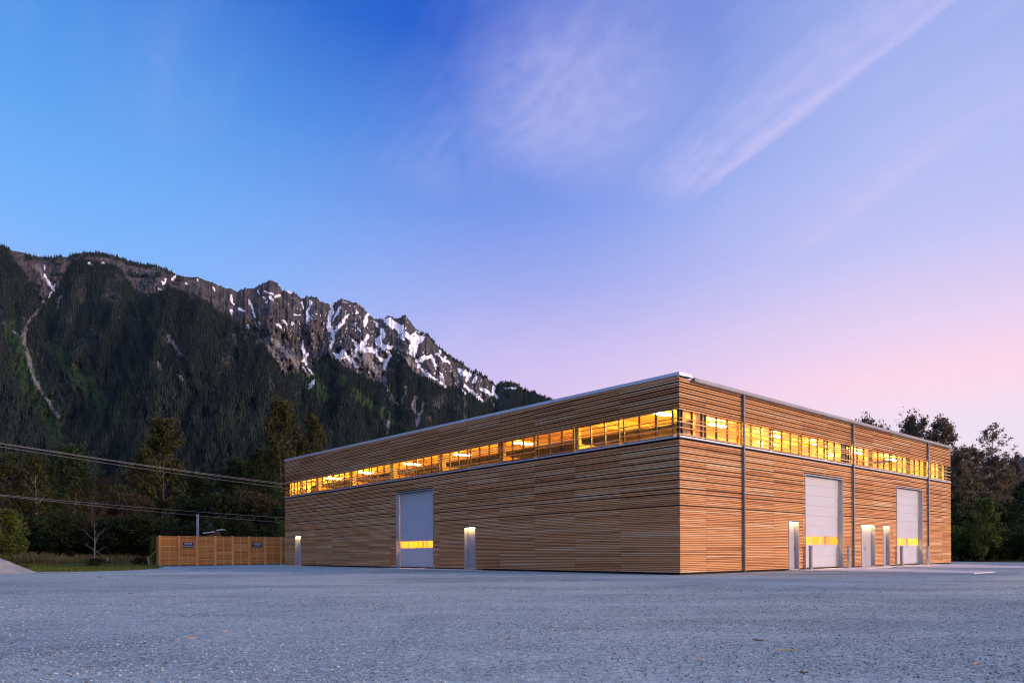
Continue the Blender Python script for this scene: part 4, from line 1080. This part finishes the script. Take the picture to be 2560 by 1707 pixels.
# ------------------------------------------------------------------ trees and plants
def leaves(cent, crad, n, size, r, flat=0.8):
    cent = np.asarray(cent); m = len(cent)
    ci = r.integers(0, m, n); off = r.normal(0, 1, (n, 3)); off /= (np.linalg.norm(off, axis=1, keepdims=True)+1e-6)
    off *= (r.random((n, 1))**0.45)
    P = cent[ci] + off*np.asarray(crad)[ci][:, None]*np.array([1, 1, flat])
    a = r.normal(0, 1, (n, 3)); a /= np.linalg.norm(a, axis=1, keepdims=True)
    b = np.cross(a, r.normal(0, 1, (n, 3))); b /= np.linalg.norm(b, axis=1, keepdims=True)+1e-6
    s = size*(0.55+0.75*r.random((n, 1)))
    v = np.stack([P-a*s*.5, P+b*s*.32, P+a*s*.55, P-b*s*.32], 1)
    ct = r.random(m)
    tone = np.clip(0.55*ct[ci] + 0.45*r.random(n), 0, 1)
    return v.reshape(-1, 3), np.arange(n*4).reshape(-1, 4), tone
def bend(p, d, L, steps, r, up=0.25, jit=0.12):
    pts = [p]; d = d/np.linalg.norm(d)
    for k in range(steps):
        d = d + np.array([0, 0, up/steps]) + r.normal(0, jit, 3)/steps; d = d/np.linalg.norm(d)
        pts.append(pts[-1]+d*L/steps)
    return pts
def make_tree(seed, H, Rc, base, nl, nleaf, size, profile='poplar', lean=0.0, clump=0.17, trunk_r=None, bare=False):
    r = np.random.default_rng(seed); mb = MB()
    tr = trunk_r or H*0.011
    tp = [np.array([lean*H*t*t + 0.012*H*math.sin(3*t+seed)*t, 0.012*H*math.sin(4*t+2*seed)*t, H*t*.97]) for t in np.linspace(0, 1, 9)]
    mb.tube([tuple(p) for p in tp], [tr*(1-.88*t)+.01 for t in np.linspace(0, 1, 9)], 8)
    cent, cr = [], []
    for i in range(nl):
        q = (i+.5)/nl; t = base+(0.98-base)*q
        pos = tp[0]*0 + np.array([np.interp(t, np.linspace(0, 1, 9), [p[k] for p in tp]) for k in range(3)])
        az = i*2.399+r.normal(0, .35)
        if profile == 'poplar': pr = (q+.12)**.45*(1.08-q)**.55*1.35; el = 0.45+0.55*q
        elif profile == 'round': pr = math.sqrt(max(0.04, 1-(1.9*q-.9)**2)); el = 0.2+.8*q
        elif profile == 'cone': pr = (1.06-q)**.85; el = -0.12+.35*q
        elif profile == 'vase': pr = .35+.8*q*(1.25-q)*1.8; el = 0.7+.4*q
        else: pr = 1-.6*q; el = .5
        L = Rc*pr*(0.7+.5*r.random())
        d = np.array([math.cos(az)*math.cos(el), math.sin(az)*math.cos(el), math.sin(el)])
        lp = bend(pos, d, L, 5, r, 0.0 if profile == 'cone' else .35)
        lr = max(.012, tr*.42*(1-.6*q))
        mb.tube([tuple(p) for p in lp], [lr*(1-.8*k/5) for k in range(6)], 5, cap=False)
        for k in (2, 3, 4, 5): cent.append(lp[k]+r.normal(0, .06*Rc, 3)); cr.append(Rc*clump*(.75+.6*r.random()))
        for j in range(4 if not bare else 3):
            k = 2+int(r.integers(0, 3)); d2 = d+r.normal(0, .55, 3); d2[2] = abs(d2[2])*.5+(.1 if profile != 'cone' else -.1)
            l2 = bend(lp[k], d2, L*(.28+.25*r.random()), 3, r, .3)
            mb.tube([tuple(p) for p in l2], [lr*.35, lr*.28, lr*.2, lr*.08], 3, cap=False)
            cent.append(l2[-1]); cr.append(Rc*clump*(.55+.5*r.random())); cent.append(l2[2]); cr.append(Rc*clump*.5)
            if bare:
                for _ in range(2):
                    l3 = bend(l2[1+int(r.integers(0, 2))], d2+r.normal(0, .6, 3), L*.22, 3, r, .3); mb.tube([tuple(p) for p in l3], [lr*.2, lr*.15, lr*.1, lr*.05], 3, cap=False)
    cent.append(tp[-1]); cr.append(Rc*clump)
    tm = mb.mesh('trunk', smooth=True)
    if nleaf == 0: return tm, None
    v, f, tone = leaves(cent, cr, nleaf, size, r)
    return tm, mesh_np('crown', v, f, tone)
PROTO = {
 'poplar1': make_tree(1, 20, 4.3, .18, 34, 9000, .36), 'poplar2': make_tree(2, 20, 4.0, .24, 30, 8000, .36, lean=.03),
 'poplar3': make_tree(3, 20, 4.8, .12, 36, 9500, .38), 'sparse': make_tree(4, 20, 3.6, .42, 22, 2800, .26, clump=.15),
 'round': make_tree(5, 14, 5.0, .22, 30, 9000, .36, 'round'), 'twiggy': make_tree(6, 12, 3.4, .15, 26, 3000, .26, 'poplar', clump=.16),
 'birch': make_tree(7, 13, 2.3, .45, 22, 3000, .28, 'poplar', trunk_r=.09),
 'maple': make_tree(8, 8, 2.7, .10, 30, 9000, .26, 'round', clump=.2), 'near1': make_tree(9, 15, 3.6, .10, 34, 15000, .25), 'near2': make_tree(10, 15, 3.3, .22, 30, 11000, .25, lean=.04),
 'spruce': make_tree(11, 6, 1.5, .04, 60, 8000, .17, 'cone', clump=.24), 'bare': make_tree(12, 5.2, 2.0, .30, 8, 0, .1, 'vase', bare=True, trunk_r=.07),
 'snag': make_tree(13, 9, 2.2, .25, 16, 500, .2, 'vase', bare=True, clump=.3),
 'shrub1': make_tree(14, 2.6, 1.9, .04, 16, 4200, .20, 'round', clump=.30, trunk_r=.04), 'shrub2': make_tree(15, 3.4, 2.2, .04, 18, 4600, .20, 'vase', clump=.28, trunk_r=.05),
 'fir': make_tree(16, 16, 3.0, .06, 70, 9000, .34, 'cone', clump=.2)}
def tree(kind, name, px, depth, top, label, cat, mat, bark=None, width=1.0, rz=None, group=None, z0=-0.05):
    """px: column of the trunk, top: photograph row of the top; height follows from the distance"""
    p = at(px, 1383, depth); h = at(px, top, depth).z
    tm, cm = PROTO[kind]
    Hp = {'poplar1': 20, 'poplar2': 20, 'poplar3': 20, 'sparse': 20, 'round': 14, 'twiggy': 12, 'birch': 13, 'maple': 8, 'near1': 15, 'near2': 15, 'spruce': 6, 'bare': 5.2, 'snag': 9, 'shrub1': 2.6, 'shrub2': 3.4, 'fir': 16}[kind]
    e = empty(name, (p.x, p.y, z0), rng.uniform(0, 6.28) if rz is None else rz)
    s = h/Hp/1.03; e.scale = (s*width, s*width, s)
    if cm is None: zs = 1
    t = link('trunk', tm.copy() if bark else tm, bark or M_BARK, e)
    if bark: t.data.materials.clear(); t.data.materials.append(bark)
    if cm is not None:
        key = (kind, mat.name)
        if key not in CROWN:
            c2 = cm.copy(); c2.materials.clear(); c2.materials.append(mat); CROWN[key] = c2
        link('crown', CROWN[key], None, e)
    tag(e, label, cat, group); return e
CROWN = {}
# --- left: the wood beyond the road
tree('maple', 'young_tree', 14, 54, 1279, 'bright green young tree standing beside the gravel heap', 'tree', M_LEAFG, width=1.25)
tree('poplar1', 'poplar_tree', 92, 92, 1133, 'olive green poplar with a pale slender trunk above the tall grass', 'tree', M_LEAF, M_PALEBARK)
tree('round', 'broadleaf_tree', 182, 118, 1127, 'dense dark green broadleaf tree behind the slender birch', 'tree', M_LEAFD, width=.8)
tree('birch', 'birch_tree', 187, 84, 1190, 'slender birch with a thin pale trunk at the edge of the wood', 'tree', M_LEAF, M_PALEBARK, width=.9)
tree('snag', 'dead_tree', 231, 82, 1240, 'brown leafless snag beside the slender birch', 'tree', M_LEAFB)
tree('twiggy', 'brown_tree', 262, 108, 1186, 'thin brownish tree between the birch and the tallest poplar', 'tree', M_LEAFB)
tree('twiggy', 'brown_tree', 300, 100, 1212, 'low brown-green tree growing left beneath the tallest poplar', 'tree', M_LEAF, width=1.3)
tree('poplar3', 'poplar_tree', 412, 104, 1042, 'tall uneven poplar rising behind the slat fence end', 'tree', M_LEAF, width=.98)
tree('poplar2', 'poplar_tree', 356, 120, 1120, 'smaller poplar crowding the tall poplar behind the fence', 'tree', M_LEAF, width=1.0)
tree('fir', 'fir_tree', 543, 125, 1196, 'narrow dark fir between two groups of poplars behind the fence', 'tree', M_LEAFD, width=.6)
tree('poplar1', 'poplar_tree', 590, 122, 1140, 'broad dark poplar behind the OFFICE sign stretch of fence', 'tree', M_LEAFD, width=1.2)
tree('poplar2', 'poplar_tree', 640, 118, 1124, 'rounded olive poplar left of the tallest tree by the building end', 'tree', M_LEAF, width=1.2)
tree('poplar3', 'poplar_tree', 705, 112, 996, 'tallest poplar towering over the far end of the timber building', 'tree', M_LEAF, width=.80, rz=1.0)
tree('poplar2', 'poplar_tree', 790, 104, 1036, 'yellow-green poplar rising just behind the roof line of the building', 'tree', M_LEAF, width=.72)
tree('spruce', 'blue_spruce', 522, 82, 1303, 'small blue-green spruce behind the fence beside the shed', 'tree', M_LEAFS, width=1.1)
tree('bare', 'bare_tree', 236, 64, 1316, 'small leafless pale-barked tree tied to a stake on the verge', 'tree', M_LEAF, M_PALEBARK, width=1.5, rz=.6)
tree('fir', 'fir_tree', 1262, 95, 1003, 'fir whose tip shows above the roof of the timber building', 'tree', M_LEAF, width=.55)
tree('fir', 'fir_tree', 1284, 97, 1010, 'second fir tip just showing above the roof edge', 'tree', M_LEAF, width=.5)
BG = 'tree in the dark wood behind the road and fence'
r3 = random.Random(5)
for k, (px, dep, top) in enumerate([(-60, 100, 1140), (-20, 115, 1150), (30, 128, 1160), (10, 92, 1195), (60, 135, 1175), (130, 140, 1165), (215, 140, 1170), (245, 130, 1205), (285, 140, 1200), (320, 145, 1185), (335, 128, 1215),
      (385, 140, 1160), (450, 138, 1165), (480, 128, 1190), (505, 140, 1205), (525, 132, 1225), (565, 140, 1180), (612, 135, 1165), (668, 138, 1130), (735, 128, 1120), (680, 100, 1190), (600, 105, 1215), (460, 100, 1235), (340, 96, 1245), (150, 96, 1225), (55, 88, 1240), (760, 125, 1090), (-120, 110, 1130), (-160, 90, 1150), (560, 100, 1245), (500, 98, 1258), (270, 96, 1262), (215, 100, 1245), (110, 104, 1225), (420, 92, 1270), (640, 96, 1240), (690, 92, 1262)]):
    kind = ['poplar1', 'round', 'poplar2', 'twiggy', 'poplar3', 'round'][k % 6]
    tree(kind, 'woodland_tree', px, dep, top, BG, 'tree', [M_LEAFD, M_LEAF, M_LEAFD, M_LEAFB][k % 4], width=r3.uniform(.95, 1.35), group='trees of the dark wood on the left')
SHL = 'dark shrub at the foot of the wood beyond the road'
for k in range(30):
    px = -40+26*k+r3.uniform(-9, 9); tree(['shrub1', 'shrub2'][k % 2], 'shrub', px, r3.uniform(80, 90), r3.uniform(1318, 1350), SHL, 'shrub', [M_UNDER, M_LEAFK][k % 2], width=r3.uniform(1.1, 1.5), group='undergrowth along the wood on the left')
for k in range(16):
    px = -30+50*k+r3.uniform(-14, 14); tree(['shrub2', 'shrub1'][k % 2], 'shrub', px, r3.uniform(93, 104), r3.uniform(1280, 1322), SHL, 'shrub', M_UNDER, width=r3.uniform(.9, 1.3), group='undergrowth along the wood on the left')
tree('shrub1', 'shrub', 240, 56.5, 1398, 'low dark green bush on the verge in front of the bare tree', 'shrub', M_LEAFD, width=2.3)
tree('shrub1', 'shrub', 65, 47, 1412, 'leafy green weed clump at the gravel edge beside the heap', 'shrub', M_LEAFG, width=1.3)
tree('shrub1', 'shrub', 30, 46, 1408, 'dark weed clump directly behind the gravel heap', 'shrub', M_LEAFK, width=1.6)
tree('shrub2', 'shrub', 386, 63, 1362, 'tangled green sapling leaning behind the fence corner', 'shrub', M_LEAFG, width=.55)
tree('shrub1', 'shrub', 350, 60, 1396, 'low bush by the leaning stake near the fence corner', 'shrub', M_LEAFK, width=1.8)
tree('shrub2', 'shrub', 706, 75, 1330, 'green bush showing over the fence beside the building', 'shrub', M_LEAFG, width=.6)
# --- right: trees beyond the yard
tree('near2', 'poplar_tree', 2160, 78, 1042, 'poplar top showing over the gutter left of the twin crowns', 'tree', M_LEAFR, width=.7)
tree('near2', 'poplar_tree', 2216, 80, 1062, 'smaller poplar top just above the gutter', 'tree', M_LEAFR, width=.6)
tree('near2', 'poplar_tree', 2300, 70, 1039, 'leaning feathery poplar crown above the end of the roof', 'tree', M_LEAFR, width=.95, rz=3.3)
tree('near1', 'poplar_tree', 2356, 68, 1046, 'rounded poplar crown above the right end of the roof', 'tree', M_LEAFR, width=.9)
tree('snag', 'bare_tree', 2268, 74, 1052, 'leafless twiggy top beside the leaning poplar crown', 'tree', M_LEAFR, width=.5)
tree('sparse', 'poplar_tree', 2484, 70, 1058, 'tall sparse poplar with bare trunk against the pink sky', 'tree', M_LEAFR, M_PALEBARK, width=1.15)
tree('near1', 'poplar_tree', 2400, 66, 1122, 'bushy brown-green poplar next to the building corner', 'tree', M_LEAFR)
tree('near1', 'poplar_tree', 2446, 72, 1120, 'brown-green poplar between the building and the sparse poplar', 'tree', M_LEAFR, M_PALEBARK, width=.9)
tree('near2', 'poplar_tree', 2500, 67, 1138, 'dark poplar below the sparse tall one', 'tree', M_LEAFR, width=1.1)
tree('near1', 'poplar_tree', 2533, 74, 1140, 'poplar at the edge of the wood before the far blue hill', 'tree', M_LEAFR, width=.8)
tree('maple', 'maple_tree', 2458, 58, 1252, 'bright green young maple in front of the dark wood', 'tree', M_LEAFG, width=.95)
tree('near1', 'broadleaf_tree', 2560, 60, 1205, 'dark green broadleaf tree at the yard edge by the maple', 'tree', M_LEAFD, width=1.2)
tree('near2', 'broadleaf_tree', 2385, 70, 1180, 'dark tree filling the gap beside the building corner', 'tree', M_LEAFD, width=1.2)
tree('near1', 'broadleaf_tree', 2425, 76, 1165, 'dark tree behind the maple', 'tree', M_LEAFD, width=1.3)
tree('near1', 'broadleaf_tree', 2510, 78, 1170, 'dark broadleaf tree deep in the wood behind the maple', 'tree', M_LEAFD, width=1.3)
tree('near1', 'broadleaf_tree', 2610, 70, 1150, 'dark broadleaf tree past the far blue hill', 'tree', M_LEAFD, width=1.2)
SHR = 'leafy shrub along the yard edge in front of the dark wood'
for k in range(15):
    px = 2372+17*k+r3.uniform(-5, 5); tree(['shrub2', 'shrub1'][k % 2], 'shrub', px, r3.uniform(59.5, 64) - 0.010*max(0, px-2420), r3.uniform(1330, 1366), SHR, 'shrub', [M_LEAFK, M_LEAFG, M_LEAFD][k % 3], width=r3.uniform(1.0, 1.4), group='shrubs along the yard edge on the right')
for k in range(10):
    px = 2370+24*k+r3.uniform(-8, 8); tree(['shrub2', 'shrub1'][k % 2], 'shrub', px, r3.uniform(65, 68), r3.uniform(1285, 1325), SHR, 'shrub', [M_LEAFD, M_LEAFK][k % 2], width=r3.uniform(.9, 1.2), group='shrubs along the yard edge on the right')

# --- stakes and ropes of the bare tree
def stake(px, py0, py1, dep, label, lean):
    p = at(px, py1, dep); h = (py1-py0)/F_PX*dep
    o = MB().tube([(0, 0, -.3), (lean, 0, h*.5), (lean*2, 0, h)], [.05, .05, .045], 6).build('stake', M_STAKE, loc=(p.x, p.y, .0)); tag(o, label, 'stake'); return Vector((p.x+lean*2, p.y, h))
s1 = stake(266, 1391, 1410, 62, 'pale wooden stake roped to the bare tree', .06)
s2 = stake(375, 1391, 1412, 60, 'leaning pale stake beside the fence corner', -.10)
bt = at(240, 1376, 64)
o = MB().tube([s1-Vector((0, 0, .05)), (s1+bt)/2-Vector((0, 0, .06)), bt], .018, 5).build('rope', M_ROPE); tag(o, 'yellow rope from the stake to the bare tree', 'rope')
q2 = at(390, 1377, 62)
o = MB().tube([s2-Vector((0, 0, .05)), (s2+q2)/2-Vector((0, 0, .04)), q2], .018, 5).build('rope', M_ROPE); tag(o, 'yellow rope from the leaning stake to the sapling', 'rope')

# --- grass
def inside(poly, x, y):
    poly = np.array(poly); n = len(poly); r_ = np.zeros(x.shape, bool); j = n-1
    for i in range(n):
        xi, yi = poly[i]; xj, yj = poly[j]
        r_ ^= ((yi > y) != (yj > y)) & (x < (xj-xi)*(y-yi)/(yj-yi+1e-12)+xi); j = i
    return r_
def blades(name, x, y, h, w, mat, label, r, seedy=False):
    n = len(x); a = r.random(n)*6.28; lean = r.normal(0, .22, (n, 2))*h[:, None]
    dx, dy = np.cos(a)*w, np.sin(a)*w
    b = np.stack([x, y, np.full(n, -.03)], -1)
    v = np.stack([b+np.stack([-dx, -dy, 0*x], -1), b+np.stack([dx, dy, 0*x], -1), b+np.stack([lean[:, 0]*.4+dx*.7, lean[:, 1]*.4+dy*.7, h*.6], -1), b+np.stack([lean[:, 0], lean[:, 1], h], -1)], 1)
    me = mesh_np(name, v.reshape(-1, 3), np.arange(n*4).reshape(-1, 4), np.clip(.5*fbm(x/3, y/3, 3)*1.6-.15+.45*r.random(n), 0, 1))
    tag(link(name, me, mat), label, 'grass', kind='stuff')
r = np.random.default_rng(5)
n = 46000
y = 39+28*r.random(n); x = -58+36*r.random(n)
k = ~inside(YARD, x, y) & (x < -22.5) & ((y < 60) | (x < -30.5)) & (np.abs(x/y) < .80) & (y < 68.5 + (x+43)*.2)
x, y = x[k], y[k]
hh = (.06+.16*r.random(len(x)))*(.5+1.1*fbm(x/2.2, y/2.2, 3)) 
blades('verge_grass', x, y, hh, .018+.022*r.random(len(x)), M_GRASS, 'short green grass on the verge beside the gravel yard', r)
n = 26000
y = 73+14*r.random(n)**1.3; x = -72+52*r.random(n); k = (np.abs(x/y) < .82) & (y > 71.5+(x+43)*.2+3.2); x, y = x[k], y[k]
hh = (.45+.85*r.random(len(x)))*(.55+.9*fbm(x/4, y/4, 3))
blades('tall_grass', x, y, hh, .025+.03*r.random(len(x)), M_REED, 'tall seeding grass along the far side of the road', r)
n = 9000
y = 56+6*r.random(n); x = -48+18*r.random(n); k = ~inside(YARD, x, y) & (x < -30.5); x, y = x[k], y[k]
blades('weeds', x, y, (.10+.22*r.random(len(x)))*(.4+fbm(x/1.5, y/1.5, 3)), .02+.03*r.random(len(x)), M_GRASS, 'rough weeds along the near side of the road', r)
# ------------------------------------------------------------------ air
def haze():
    x0, x1, y0, y1, z0, z1 = -9500, 9500, -5600, 12500, -7, 2900
    o = MB().box(x0, y0, z0, x1, y1, z1).build('haze', None)
    m = bpy.data.materials.new('air'); m.use_nodes = True; N = NT(m.node_tree); N.n.remove(N.n['Principled BSDF'])
    pv = N.node('ShaderNodeVolumePrincipled'); pv.inputs['Color'].default_value = (.35, .62, 1, 1); pv.inputs['Density'].default_value = 0.35e-5; pv.inputs['Anisotropy'].default_value = 0.0
    N.l.new(pv.outputs[0], N.n['Material Output'].inputs['Volume']); o.data.materials.append(m)
    tag(o, 'thin blue evening haze filling the valley', 'haze', kind='stuff')
haze()
